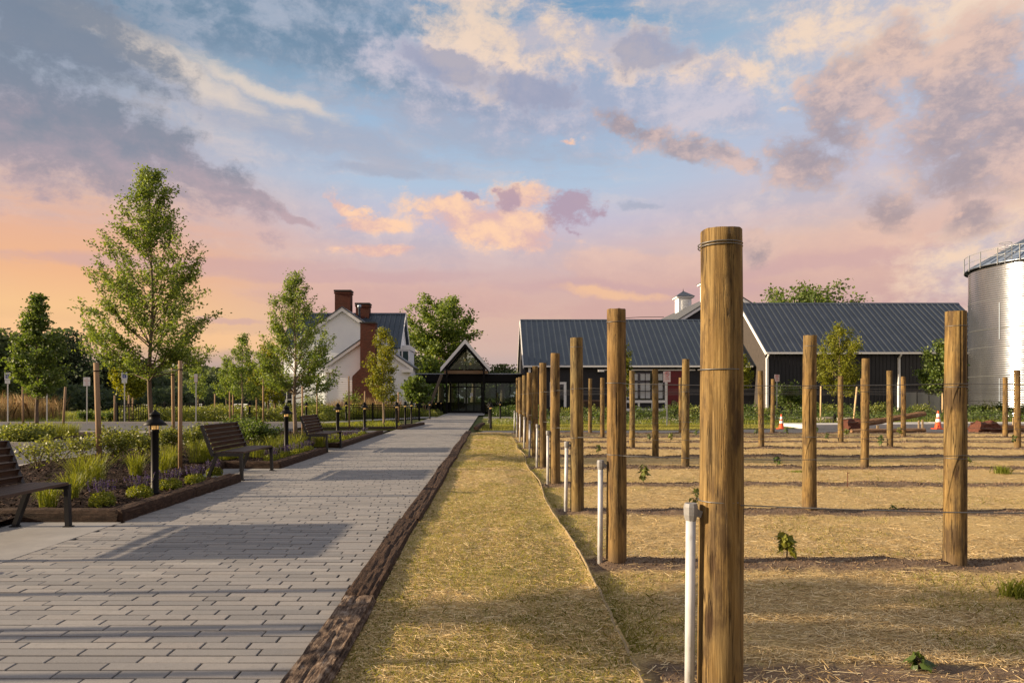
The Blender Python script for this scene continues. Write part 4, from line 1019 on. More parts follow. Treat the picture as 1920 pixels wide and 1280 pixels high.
tag(MB().tube([(xa(1155, 70), 70, za(597, 70)), (xa(1200, 70), 70, za(594.5, 70)), (xa(1245, 70), 70, za(594, 70))], 0.03, 5).tube([(xa(1172, 70), 70, za(604, 70)), (xa(1172, 70), 70, za(594.6, 70))], 0.025, 5).build('roof_cable', 'steel_dark'), 'thin dark cable strung just above the long barn ridge', 'cable')

# ---- corrugated steel silo
S_ = thing('grain_silo', 'round corrugated galvanised steel grain silo at the edge of the picture', 'silo', (41.06, 50.0, 0))
SR, SZ = 5.0, 10.9
prof = []; z = 0.0; ph = 0
pitch = 0.155
nz = int(SZ / pitch)
for i in range(nz * 4 + 1):
    z = i * pitch / 4; prof.append((SR + 0.008 * math.sin(2 * PI * i / 4), z))
MB().lathe(prof, 96, cap=False).build('body', 'galvanised', S_, True)
for zz in (1.1, 2.9, 5.0, 6.3, 8.4): MB().ring((0, 0, zz), SR + 0.012, 0.016, 96, 5).build('band', 'steel_dark' if zz < 2 else 'screen_grey', S_, True)
for aa in (196, 214, 232, 250, 268):
    for k in range(4):
        a = R(aa + (9 if k % 2 else 0)); z0 = k * 2.7 + 0.1
        MB().beam(((SR + .03) * math.cos(a), (SR + .03) * math.sin(a), z0), ((SR + .03) * math.cos(a), (SR + .03) * math.sin(a), z0 + 2.6), 0.035, 0.02, (math.cos(a), math.sin(a), 0)).build('sheet_seam', 'galvanised_roof', S_)
rf = MB().lathe([(SR + 0.22, SZ - 0.05), (SR + 0.22, SZ + 0.05), (0.6, SZ + 2.7), (0.6, SZ + 3.0), (0.02, SZ + 3.1)], 48, cap=False).build('roof', 'galvanised_roof', S_)
for k in range(36):
    a = 2 * PI * k / 36
    MB().beam(((SR + .2) * math.cos(a), (SR + .2) * math.sin(a), SZ + .09), (0.62 * math.cos(a), 0.62 * math.sin(a), SZ + 2.74), 0.06, 0.10).build('roof_rib', 'galvanised_roof', rf)
MB().ring((0, 0, SZ - 0.02), SR + 0.24, 0.05, 96, 6).build('eave_ring', 'steel_dark', S_, True)
rail = None
for k in range(14):
    a = R(150 + k * 15.5); c_, s_ = math.cos(a) * (SR + .26), math.sin(a) * (SR + .26)
    MB().beam((c_, s_, SZ - .1), (c_, s_, SZ + 1.1), 0.055, 0.055).build('rail_post', 'galv_post', S_)
for zz in (0.55, 1.05):
    MB().tube([(math.cos(R(150 + k * 4)) * (SR + .26), math.sin(R(150 + k * 4)) * (SR + .26), SZ + zz) for k in range(52)], 0.020, 5).build('hand_rail', 'galv_post', S_, True)
# caged ladder head at the left of the eave
la = R(205); lb = MB()
for q in (-0.22, 0.22):
    p = (math.cos(la) * (SR + .35) - math.sin(la) * q, math.sin(la) * (SR + .35) + math.cos(la) * q)
    lb.tube([(p[0], p[1], SZ - 1.0), (p[0], p[1], SZ + 1.2)], 0.02, 5)
for k in range(6):
    z = SZ - .9 + k * .36; lb.tube([(math.cos(la) * (SR + .35) - math.sin(la) * q, math.sin(la) * (SR + .35) + math.cos(la) * q, z) for q in (-.22, .22)], 0.015, 4)
for z in (SZ + .3, SZ + .75, SZ + 1.2): lb.ring((math.cos(la) * (SR + .70), math.sin(la) * (SR + .70), z), 0.36, 0.016, 14, 4)
lb.build('ladder', 'galv_post', S_)
MB().box(-4.15, -3.5, -4.05, -3.7, 0, 1.35).build('access_box', 'galv_post', S_)

# ------------------------------------------------------------------ timber edging (old railway sleepers)
def tie_mesh(L, w, h, seed, m, rough=1.0):
    """weathered squared timber along local +Y, resting on z = 0; grooved, split and worn at the edges"""
    nl = max(10, int(L / 0.026)); prof = []
    nx, nz = 15, 4
    for i in range(nx): prof.append((-w / 2 + w * i / (nx - 1), h, 1))
    for i in range(1, nz): prof.append((w / 2, h - h * i / nz, 0))
    prof += [(w / 2, 0, 0), (-w / 2, 0, 0)]
    for i in range(1, nz): prof.append((-w / 2, h * i / nz, 0))
    P0 = np.array([p[:2] for p in prof]); tp = np.array([p[2] for p in prof]); n = len(prof)
    ys = np.linspace(0, L, nl)
    V = []
    crack = RNG.uniform(-0.25, 0.25) * w
    for j, y in enumerate(ys):
        q = P0.copy(); i = np.arange(n)
        edge = (np.abs(q[:, 0]) > w * 0.45) & (q[:, 1] > h * 0.9)
        q[:, 1] -= edge * (0.008 + 0.022 * np.clip(vnoise(y * 5 + i * 0, i * 0.0 + seed, seed) + 0.35, 0, 1)) * rough
        q[:, 0] -= np.sign(q[:, 0]) * edge * 0.008 * rough
        g = vnoise(q[:, 0] * 75, np.full(n, y * 4.5), seed + 3) * 0.008 + vnoise(q[:, 0] * 30, np.full(n, y * 14.0), seed + 5) * 0.008
        q[:, 1] += tp * g * rough
        q[:, 0] += (1 - tp) * np.sign(q[:, 0]) * vnoise(q[:, 1] * 40, np.full(n, y * 4), seed + 7) * 0.012 * rough
        cx = crack + 0.018 * math.sin(y * 2.3 + seed) + 0.02 * float(vnoise(y * 3, seed, 2))
        q[:, 1] -= tp * 0.012 * np.exp(-((q[:, 0] - cx) / 0.009) ** 2) * np.clip(0.7 + 2.2 * float(vnoise(y * 2.0, seed * 1.7, 4)), 0, 1)
        endf = 0.012 * rough if j in (0, nl - 1) else 0
        q[:, 1] -= tp * endf
        q[:, 0] += 0.008 * math.sin(y * 1.4 + seed)
        V += [(float(a), float(y) + (float(vnoise(a * 30, b * 30, seed)) * 0.02 if j in (0, nl - 1) else 0), float(max(b, -0.02))) for a, b in q]
    F = [(j * n + k, j * n + (k + 1) % n, (j + 1) * n + (k + 1) % n, (j + 1) * n + k) for j in range(nl - 1) for k in range(n)]
    F = [tuple(reversed(f)) for f in F]
    F += [tuple(range(n)), tuple((nl - 1) * n + k for k in range(n - 1, -1, -1))]
    b = MB(); b.add(V, F)
    return b.mesh('timber_sleeper', m, False)
def tie(a, b, label, group, m='tie_dark', w=0.20, h=0.145, z=-0.02, seed=1, rough=1.0):
    a, b = Vector((*a, 0)), Vector((*b, 0)); d = b - a
    o = link('timber_sleeper', tie_mesh(d.length, w, h, seed, m, rough), loc=(a.x, a.y, z), rot=(RNG.uniform(-.004, .004), RNG.uniform(-.02, .02), math.atan2(-d.x, d.y)))
    return tag(o, label, 'timber sleeper', group)
ys = [1.75, 4.36, 7.14, 9.62, 12.02, 14.42, 16.9, 19.3, 21.7, 24.2, 25.9]
for i in range(len(ys) - 1):
    lab = 'grey frayed old timber sleeper at the path edge, nearest the camera' if i == 0 else f'dark brown split timber sleeper, {ORD[i]} in the edging between path and grass strip'
    tie((-0.845 + RNG.uniform(-.012, .012), ys[i] + 0.012), (-0.845 + RNG.uniform(-.012, .012), ys[i + 1] - 0.012), lab, 'sleepers edging the right side of the path', 'tie_grey' if i == 0 else 'tie_dark', 0.21, 0.13, -0.035, 11 + i * 3, 1.35 if i == 0 else 1.0)
LT = [((-5.75, 7.50), (-4.05, 7.50), 'sleeper set crosswise behind the nearest bench at the bed corner'),
      ((-4.10, 7.42), (-4.10, 9.25), 'dark sleeper on the path edge of the nearest bed, nearer one'),
      ((-4.10, 9.27), (-4.10, 10.95), 'dark sleeper on the path edge of the nearest bed, ending at the second bench'),
      ((-5.10, 13.08), (-4.02, 13.08), 'short sleeper set crosswise past the second bench'),
      ((-4.10, 13.0), (-4.10, 14.9), 'sleeper edging the second bed, nearer one'),
      ((-4.10, 14.92), (-4.10, 16.62), 'sleeper edging the second bed, ending at the third bench'),
      ((-5.10, 18.38), (-4.02, 18.38), 'short sleeper set crosswise past the third bench'),
      ((-4.10, 18.3), (-4.10, 20.7), 'sleeper edging the third bed, nearest of three'),
      ((-4.10, 20.72), (-4.10, 23.1), 'sleeper edging the third bed, middle of three'),
      ((-4.10, 23.12), (-4.10, 25.4), 'sleeper edging the third bed, farthest of three'),
      ((-5.15, 10.95), (-5.15, 13.1), 'sleeper running behind the second bench'),
      ((-5.15, 16.6), (-5.15, 18.4), 'sleeper running behind the third bench'),
      ((-3.85, 28.8), (-3.62, 31.3), 'sleeper edging the car park island beside the path, nearer one'),
      ((-3.62, 31.32), (-3.38, 33.9), 'sleeper edging the car park island beside the path, farther one'),
      ((-0.62, 28.8), (-0.50, 31.3), 'sleeper at the lawn corner right of the path beyond the drive'),
      ((-0.50, 31.32), (-0.38, 34.0), 'second sleeper along the lawn right of the path beyond the drive')]
for i, (a, b, l) in enumerate(LT): tie(a, b, l, 'sleepers edging the planting beds', seed=60 + i * 3, h=0.15)

# ------------------------------------------------------------------ vineyard posts, riser pipes, wires, vines
COLX = [1.015, 3.76, 7.17, 10.62, 14.0, 17.45]
def rowy(k): return ROW0 + ROWD * k
def post_mesh(r, h, seed, n=22):
    rc = random.Random(seed); cracks = [(rc.uniform(3.6, 5.9), rc.uniform(0, h * 0.7), rc.uniform(0.35, 1.3), rc.uniform(0.006, 0.013)) for _ in range(5 if n > 30 else 2)]
    zs = np.concatenate([[-0.08, 0.0], np.linspace(0.06, h - 0.05, 26), [h - 0.004, h]]); V = []
    for j, z in enumerate(zs):
        for k in range(n):
            a = 2 * PI * k / n
            rr = r * (1.06 - 0.10 * z / h) * (1 + 0.05 * float(vnoise(math.cos(a) * 1.6 + 5, math.sin(a) * 1.6 + z * 0.7, seed)) + 0.035 * float(vnoise(math.cos(a) * 5, math.sin(a) * 5 + z * 3.0, seed + 1)))
            for ca, cz, cl, cd in cracks:
                if cz < z < cz + cl and abs(a - ca - 0.05 * math.sin(z * 2 + seed)) < PI / n: rr -= cd * math.sin(PI * (z - cz) / cl)
            if j == len(zs) - 1: rr -= 0.002
            V.append((rr * math.cos(a) + 0.006 * math.sin(z * 1.3 + seed), rr * math.sin(a), z + (0.006 * float(vnoise(a * 4, seed, 3)) if j == len(zs) - 1 else 0)))
    F = [(j * n + k, j * n + (k + 1) % n, (j + 1) * n + (k + 1) % n, (j + 1) * n + k) for j in range(len(zs) - 1) for k in range(n)]
    m = (len(zs) - 1) * n; V += V[m:m + n]; m += n; V.append((0, 0, h - 0.004)); c = len(V) - 1
    F += [(m + k, m + (k + 1) % n, c) for k in range(n)]
    b = MB(); b.add(V, F); me = b.mesh('vineyard_post', 'post_wood', True)
    return me
vis = {0: range(10), 1: [1, 2, 4, 5, 6, 8, 9], 2: [4, 6, 9], 3: [6, 7, 9], 4: [6, 8, 9], 5: [8]}
hv = {(0, 0): 2.075, (0, 1): 2.055, (0, 2): 2.06, (0, 3): 2.04, (0, 4): 2.02, (1, 1): 2.07, (1, 2): 2.075, (1, 4): 2.09, (2, 4): 2.10}
PG = 'round timber posts of the vineyard trellis'
looks = {(0, 0): 'tall thick timber post nearest the camera with dark stains and wire wound near its top',
         (1, 1): 'stout rough-grained timber post in the second row, right of the yellow-green vine',
         (1, 2): 'timber post in the third post row, second from the grass strip'}
for c in vis:
    for k in vis[c]:
        n_in_row = sorted(cc for cc in vis if k in vis[cc]).index(c)
        lab = looks.get((c, k)) or (f'round timber end post beside the grass strip, {ORD[k]} from the camera' if c == 0 else
              f'round timber post in the {ORD[k]} row from the camera, {ORD[n_in_row]} visible from the grass strip')
        h = hv.get((c, k), 2.05 + RNG.uniform(-0.03, 0.03)); r = {(0, 0): 0.092, (1, 1): 0.080, (0, 1): 0.078}.get((c, k), RNG.uniform(0.068, 0.076))
        x = COLX[c] + (0 if k < 3 else RNG.uniform(-0.03, 0.03))
        o = link('vineyard_post', post_mesh(r, h, 100 + c * 20 + k, 72 if k < 3 else 22), loc=(x, rowy(k), float(field_z(x, rowy(k))) - 0.03), rot=(RNG.uniform(-.012, .012), RNG.uniform(-.010, .010) * (c + k > 0) + (0.004 if (c, k) == (1, 1) else 0), RNG.uniform(0, 6)))
        o.rotation_euler[2] = RNG.uniform(-0.4, 0.4)
        tag(o, lab, 'post', PG)
        zw = [0.885, 1.46] + ([2.0, 2.012] if k == 0 else [1.95])
        if c in (0,) or k < 5:
            for q in zw[: 4 if k < 3 else 2]: MB().ring((0, 0, q), r * 1.02, 0.0026, 26, 5).build('wire_loop', 'galv_wire', o, True)
for k in range(10):
    y = rowy(k) - 0.02; x = 0.885 + (0.0 if k else -0.012)
    t = thing('riser_pipe', 'white plastic riser pipe with grey cap beside the nearest post' if k == 0 else f'white plastic riser pipe beside the {ORD[k]} end post from the camera', 'pipe', (x, y, float(field_z(x, y)) - 0.02), 'white riser pipes along the end posts')
    t.rotation_euler = (RNG.uniform(-.01, .01), RNG.uniform(0.0, .016), 0)
    h = 0.87 if k < 1 else 0.83
    MB().lathe([(0.0215, -0.05), (0.0215, h)], 14).build('pipe', 'pvc', t, True)
    cp = MB().lathe([(0.0245, h - 0.055), (0.030, h - 0.03), (0.031, h + 0.004), (0.026, h + 0.020), (0.004, h + 0.018)], 9).build('cap', 'pvc_cap', t)
    MB().beam((0.02, 0, h - 0.02), (0.045, 0.006, h - 0.03), 0.02, 0.03).build('cap_tab', 'pvc_cap', cp)
for k in range(10):
    b = MB()
    for z, r in ((0.887, 0.0016),) + (((1.46, 0.0016),) if k else ()):
        xe = min(27.0, 0.9 * rowy(k) + 3)
        pts = []; px = COLX + [21, 25, 28]; prev = COLX[0] + (0.06 if k == 0 else 0)
        for xx in px[1:]:
            for i in range(6):
                t = i / 6; pts.append((prev + (xx - prev) * t, rowy(k) - 0.085, z - 0.035 * math.sin(PI * t) * (1 if z < 1 else 0.5)))
            prev = xx
            if xx > xe: break
        b.tube(pts, r * (1.7 if k < 2 else (1.5 if z < 1 else 1.0)), 4)
    tag(b.build('trellis_wire', 'galv_wire', smooth=True), f'thin galvanised trellis wires strung along the {ORD[k]} row of posts from the camera', 'wire', 'trellis wires')

def leaf_poly(size, seed):
    """one lobed vine leaf as a small fan, drooping from its stalk"""
    r_ = random.Random(seed); n = 9; V = [(0, 0, 0)]
    for i in range(n):
        a = -2.3 + 4.6 * i / (n - 1); l = size * (0.75 if i % 2 else 1.0) * (1.0 - 0.18 * abs(a)) * r_.uniform(0.85, 1.1)
        V.append((math.sin(a) * l * 0.8, math.cos(a) * l + size * 0.15, 0.10 * size * math.cos(a * 2) - 0.05 * size * abs(a)))
    return V, [(0, i, i + 1) for i in range(1, n)]
def vine(t, h, n, size, seed, m='leaf_shrub'):
    r_ = random.Random(seed); st = MB(); lf = MB()
    pts = [(0, 0, -0.03)] + [(r_.uniform(-.015, .015) + 0.02 * math.sin(i), r_.uniform(-.015, .015), h * (i + 1) / 5) for i in range(5)]
    st.tube(pts, [0.006, 0.006, 0.005, 0.004, 0.003, 0.002], 6)
    for i in range(int(n * 1.9)):
        z = h * r_.uniform(0.40 if h > .1 else 0.2, 1.02); a = r_.uniform(0, 2 * PI); q = r_.uniform(0.02, 0.055) * (h / .3) ** .5 + 0.01
        base = Vector((0, 0, z)); p = base + Vector((math.cos(a) * q, math.sin(a) * q, r_.uniform(-.01, .03)))
        st.tube([base, p], 0.0016, 4)
        V, F = leaf_poly(size * r_.uniform(0.6, 1.15), seed * 31 + i)
        M = Matrix.Translation(p) @ Matrix.Rotation(a - PI / 2, 4, 'Z') @ Matrix.Rotation(r_.uniform(-1.5, -0.35), 4, 'X') @ Matrix.Rotation(r_.uniform(-.5, .5), 4, 'Y')
        lf.add([M @ Vector(v) for v in V], F)
    st.build('stem', 'bark', t, True); lf.build('leaves', m, t)
VINES = [(0, 1722, 1250, 0.06, 10, 0.06, 'low broad vine leaves close to the ground in the nearest row', 'leaf_deep'), (1, 1475, 1052, 0.20, 30, 0.058, 'bushy yellow-green young vine in the bare soil of the second row', 'leaf_yellow'),
         (2, 1302, 959, 0.22, 8, 0.05, 'small vine shoot peeping out left of the nearest post', 'leaf_shrub'), (3, 1207, 905, 0.27, 18, 0.065, 'leafy young vine standing between the second post and the nearest post', 'leaf_shrub'),
         (4, 1457, 880, 0.17, 13, 0.06, 'dark green young vine left of the squarish post', 'leaf_deep'), (5, 1122, 868, 0.22, 12, 0.055, 'young vine just left of the second post, seen above its white pipe', 'leaf_shrub'),
         (6, 1652, 847, 0.28, 10, 0.07, 'young vine with spreading top right of the squarish posts', 'leaf_deep'), (7, 1550, 832, 0.24, 12, 0.06, 'small young vine far right of the nearest post, in the eighth row', 'leaf_deep'),
         (7, 1217, 824, 0.2, 10, 0.06, 'small young vine left of a thin far post in the eighth row', 'leaf_deep'), (7, 1257, 826, 0.26, 14, 0.07, 'leafy small vine between two far posts in the eighth row', 'leaf_shrub'),
         (8, 1305, 818, 0.2, 9, 0.06, 'small vine half hidden left of the nearest post, ninth row', 'leaf_deep'), (8, 1474, 820, 0.3, 14, 0.07, 'vine before the traffic cone by the drive', 'leaf_deep'),
         (8, 1686, 822, 0.3, 12, 0.07, 'vine right of a far post, in front of the lying logs', 'leaf_shrub'), (8, 1418, 806, 0.24, 10, 0.06, 'small vine right beside the nearest post on the skyline of the plot', 'leaf_deep'),
         (8, 1587, 818, 0.26, 14, 0.08, 'yellowish vine in front of the shredded log end', 'leaf_shrub'), (6, 1903, 840, 0.34, 12, 0.07, 'vine near the picture edge before the right-hand log', 'leaf_deep'),
         (4, 1813, 868, 0.2, 7, 0.06, 'vine shoot right of the stout rough post', 'leaf_shrub'), (3, 1047, 910, 0.06, 8, 0.05, 'low vine sprouting at the foot of the fourth end post', 'leaf_shrub'), (9, 1532, 806, 0.22, 9, 0.06, 'tiny vine behind the squarish posts at the edge of the drive', 'leaf_deep'),
         (5, 1508, 858, 0.06, 9, 0.05, 'tiny low vine in the sixth row right of the dark vine', 'leaf_deep'), (2, 1675, 958, 0.05, 6, 0.03, 'few low vine leaves on the soil of the third row', 'leaf_deep')]
for i, (k, px, py, h, n, s, lab, m) in enumerate(VINES):
    y = rowy(k) + (0.02 if k else 0.40); x = xa(px, y)
    vine(thing('young_vine', lab, 'vine', (x, y, float(field_z(x, y))), 'young grapevines planted along the rows'), h, n, s, 500 + i, m)
for i, (px, py, h, lab) in enumerate([(1915, 1118, 0.13, 'tuft of green weeds by the right edge of the picture'), (1880, 886, 0.16, 'green weed tuft beyond the stout rough post'), (1500, 884, 0.04, 'low patch of weeds beside the dark green vine')]):
    x, y = gp(px, py); n = 260; a = RNG.normal(0, 0.06 if h > .1 else .085, n).clip(-.2, .2); c = RNG.normal(0, 0.05, n)
    o = link('weed_tuft', soup('weed_tuft', blades(a, c, np.zeros(n), RNG.uniform(.4, 1, n) * h, RNG.uniform(.006, .012, n), 0.9), 5, 'blade_green'), loc=(x, y, float(field_z(x, y))))
    tag(o, lab, 'weeds')
x, y = gp(1589, 912); tag(MB().tube([(0, 0, 0), (0.004, 0, 0.18), (0.0, 0, 0.22)], 0.006, 6).tube([(0.0, 0, 0.2), (0.04, 0, 0.215)], 0.005, 5).build('rusty_pin', 'log_split', loc=(x, y, 0)), 'rusty iron pin standing in a row beyond the squarish post', 'pin')

# ------------------------------------------------------------------ benches
bench = thing('park_bench', 'slatted brown bench nearest the camera, cut by the left picture edge', 'bench', (-4.90, 5.62, 0), 'slatted benches facing the path')
BL = 1.52
def slat_mesh(w, t): return MB().cbox(-w / 2, w / 2, 0.03, BL - 0.03, -t / 2, t / 2, 0.004).mesh('slat', 'bench_slat')
sm, bm = slat_mesh(0.088, 0.03), slat_mesh(0.074, 0.026)
for i in range(5): link('seat_slat', sm, bench, loc=(0.075 + i * 0.0965, 0, 0.455 - 0.008 * (i < 1)))
for i in range(6):
    t = i / 5; x, z = 0.004 - 0.154 * t, 0.503 + 0.367 * t
    link('back_slat', bm, bench, loc=(x, 0, z), rot=(0, R(-66.5), 0))
for yy in (0.0, BL):
    f = MB()
    s = 0.028
    f.beam((0.50, yy, 0.42), (-0.01, yy, 0.42), 0.045, 0.05)
    f.beam((0.012, yy, 0.40), (-0.175, yy, 0.895), 0.045, 0.05, (0, 1, 0))
    fr = f.build('side_frame', 'steel_dark', bench)
    MB().beam((0.47, yy, 0.40), (0.485, yy, 0.0), 0.045, 0.055, (0, 1, 0)).box(0.44, 0.53, yy - .03, yy + .03, 0.0, 0.012).build('leg', 'steel_dark', bench)
    MB().beam((0.07, yy, 0.40), (-0.075, yy, 0.0), 0.045, 0.060, (0, 1, 0)).box(-0.12, -0.03, yy - .03, yy + .03, 0.0, 0.012).build('leg', 'steel_dark', bench)
MB().beam((0.04, 0.05, 0.40), (0.04, BL - 0.05, 0.40), 0.03, 0.03).build('stretcher', 'steel_dark', bench)
copy_thing(bench, (-4.53, 11.10, 0), 0, 'second slatted bench from the camera, between the first two sleeper-edged beds')
copy_thing(bench, (-4.49, 16.72, 0), 0, 'farthest slatted bench along the path, beside a lit bollard')
copy_thing(bench, (xa(1130, 50), 50.6, 0.25), R(90), 'reddish wooden bench against the long barn behind the post rows')

# ------------------------------------------------------------------ bollard lights
def bollard(scale=1.0):
    t = thing('bollard_light', '', 'bollard light', (0, 0, 0), 'black bollard lights with hoods')
    MB().lathe([(0.060, 0), (0.060, 0.02), (0.050, 0.03), (0.050, 0.82), (0.055, 0.83), (0.055, 0.86), (0.048, 0.87)], 20).build('post', 'black_paint', t, True)
    MB().lathe([(0.060, -0.002), (0.078, 0.0), (0.078, 0.016), (0.055, 0.018)], 20, cap=False).build('base_plate', 'black_paint', t)
    ln = MB().lathe([(0.044, 0.865), (0.046, 0.90), (0.044, 0.955)], 18).build('lens', 'lamp_glass', t, True)
    for k in range(4):
        a = PI / 4 + k * PI / 2; MB().tube([(0.049 * math.cos(a), 0.049 * math.sin(a), 0.862), (0.049 * math.cos(a), 0.049 * math.sin(a), 0.962)], 0.005, 6).build('lens_bar', 'black_paint', ln)
    MB().lathe([(0.154, 0.925), (0.158, 0.930), (0.102, 0.985), (0.070, 1.010), (0.066, 1.060), (0.072, 1.064), (0.072, 1.074), (0.045, 1.100), (0.018, 1.118), (0.020, 1.128), (0.004, 1.136)], 28).build('hood', 'black_paint', t, True)
    return t
bp = bollard()
BOL = [(-4.55, 9.25, 'bollard light with lit amber lens in the nearest bed, largest of them'), (-4.67, 15.6, 'lit bollard light in the second bed in front of a young tree'), (-4.66, 20.8, 'lit bollard light just past the farthest bench'), (-4.62, 25.0, 'lit bollard light at the far end of the third bed'),
       (-3.98, 28.9, 'bollard light on the car park island by the path, nearest of its three'), (-3.98, 31.8, 'bollard light on the car park island by the path, middle of its three'), (-3.98, 34.3, 'bollard light on the car park island by the path, farthest of its three'),
       (-9.75, 36.1, 'far bollard light by the pavement left of the farthest bench'), (-8.3, 39.2, 'far bollard light at the left end of the low picket fence'), (-13.2, 37.4, 'far bollard light beside two tree stakes on the left'), (-15.0, 42.5, 'most distant bollard light showing only its hood above the hedge'),
       (-3.85, 43.2, 'small bollard light left of the path near the leaning timber'), (-4.05, 50.5, 'small bollard light before the left porch glass'), (-4.0, 55.0, 'small bollard light closest to the left porch column'),
       (0.0, 29.2, 'bollard light on the lawn right of the path'), (-0.08, 36.0, 'bollard light right behind another one on the lawn'), (0.62, 44.5, 'small bollard light before the right pavilion glass')]
for i, (x, y, l) in enumerate(BOL):
    if i == 0: bp.location = (x, y, 0.05); bp['label'] = l
    else: copy_thing(bp, (x, y, 0.05 if x < -3 and y < 35 else 0.0), RNG.uniform(0, 6), l)

# ------------------------------------------------------------------ tree stakes
def stake(px, py, pt, lab, lean=0.0, r=0.032, z0=0.05, m='stake_wood', strap=False, y=None, tree=None):
    if y is None: x, y = gp(px, py, z0)
    else: x = xa(px, y)
    h = za(pt, y) - z0
    o = MB().tube([(0, 0, -0.05), (lean * h * 0.5, 0, h * 0.5), (lean * h, 0, h)], [r * 1.03, r, r * 0.98], 10).build('tree_stake', m, None, True, loc=(x, y, z0))
    tag(o, lab, 'tree stake', 'wooden stakes holding young trees')
    if strap and tree:
        p = (lean * h * .94, 0, h * 0.92)
        MB().tube([p, (tree[0] - x, tree[1] - y, p[2] + 0.02)], 0.009, 5).ring((p[0], p[1], p[2]), r + .006, 0.009, 14, 5).build('strap', 'black_paint', o, True)
T1 = (-7.15, 14.5)
stake(187, 872, 680, 'thick wooden stake left of the tall elm, leaning slightly', -0.035, 0.05, strap=True, tree=T1)
stake(338, 882, 676, 'wooden stake right of the tall elm, nearer the camera', 0.0, 0.036, strap=True, tree=T1)
stake(326, 850, 690, 'wooden stake right of the tall elm, standing farther back', -0.015, 0.036, strap=True, tree=T1)
stake(493.5, 806, 709, 'pale wooden stake standing left of the second elm', 0, 0.032)
stake(655, 802, 705, 'grey wooden stake before the white house corner', -0.01, 0.036)
stake(567, 818, 724, 'thin grey stake right behind the second elm', 0.0, 0.03)
stake(594.5, 793, 712, 'grey stake in front of the tall white gable', 0, 0.034)
stake(43.5, 794, 718, 'wooden stake left of the maple', -0.01, 0.05); stake(118, 806, 725, 'wooden stake leaning towards the maple on its right', 0.06, 0.045)
for i, (px, py, pt, l) in enumerate([(431, 791, 733, 'pale stake beside the far elm, left one of a pair'), (437, 790, 735, 'pale stake beside the far elm, right one of a pair'), (215, 791, 741, 'pale stake left of the black railing post'), (242, 790, 740, 'pale stake inside the black railing'), (249, 789, 745, 'second pale stake inside the black railing'),
                     (481, 789, 741, 'brown stake among the hedge right of the far elm'), (515, 788, 745, 'brown stake in the hedge before the black tall window'), (684, 786, 733, 'grey stake before the brick chimney'), (747, 790, 735, 'grey stake right of the yellow young tree'), (793, 776, 738, 'pair of pale stakes by the small dark tree, left'), (797, 777, 737, 'pair of pale stakes by the small dark tree, right'),
                     (403, 787, 738, 'thin stake in the far hedge')]): stake(px, py, pt, l, 0.0 if 'pair of' not in l else 0.02, 0.045, 0.0)
stake(1538.5, 792, 724, 'thin upright stake by the stone slabs at the drive', 0.01, 0.04, 0.0, 'lath_wood'); stake(1600, 793, 725, 'stake leaning left behind the shredded log', 0.10, 0.045, 0.0, 'lath_wood'); stake(1767, 786, 737, 'thin stake by the tree left of the silo', 0.0, 0.04, 0.0, 'lath_wood')

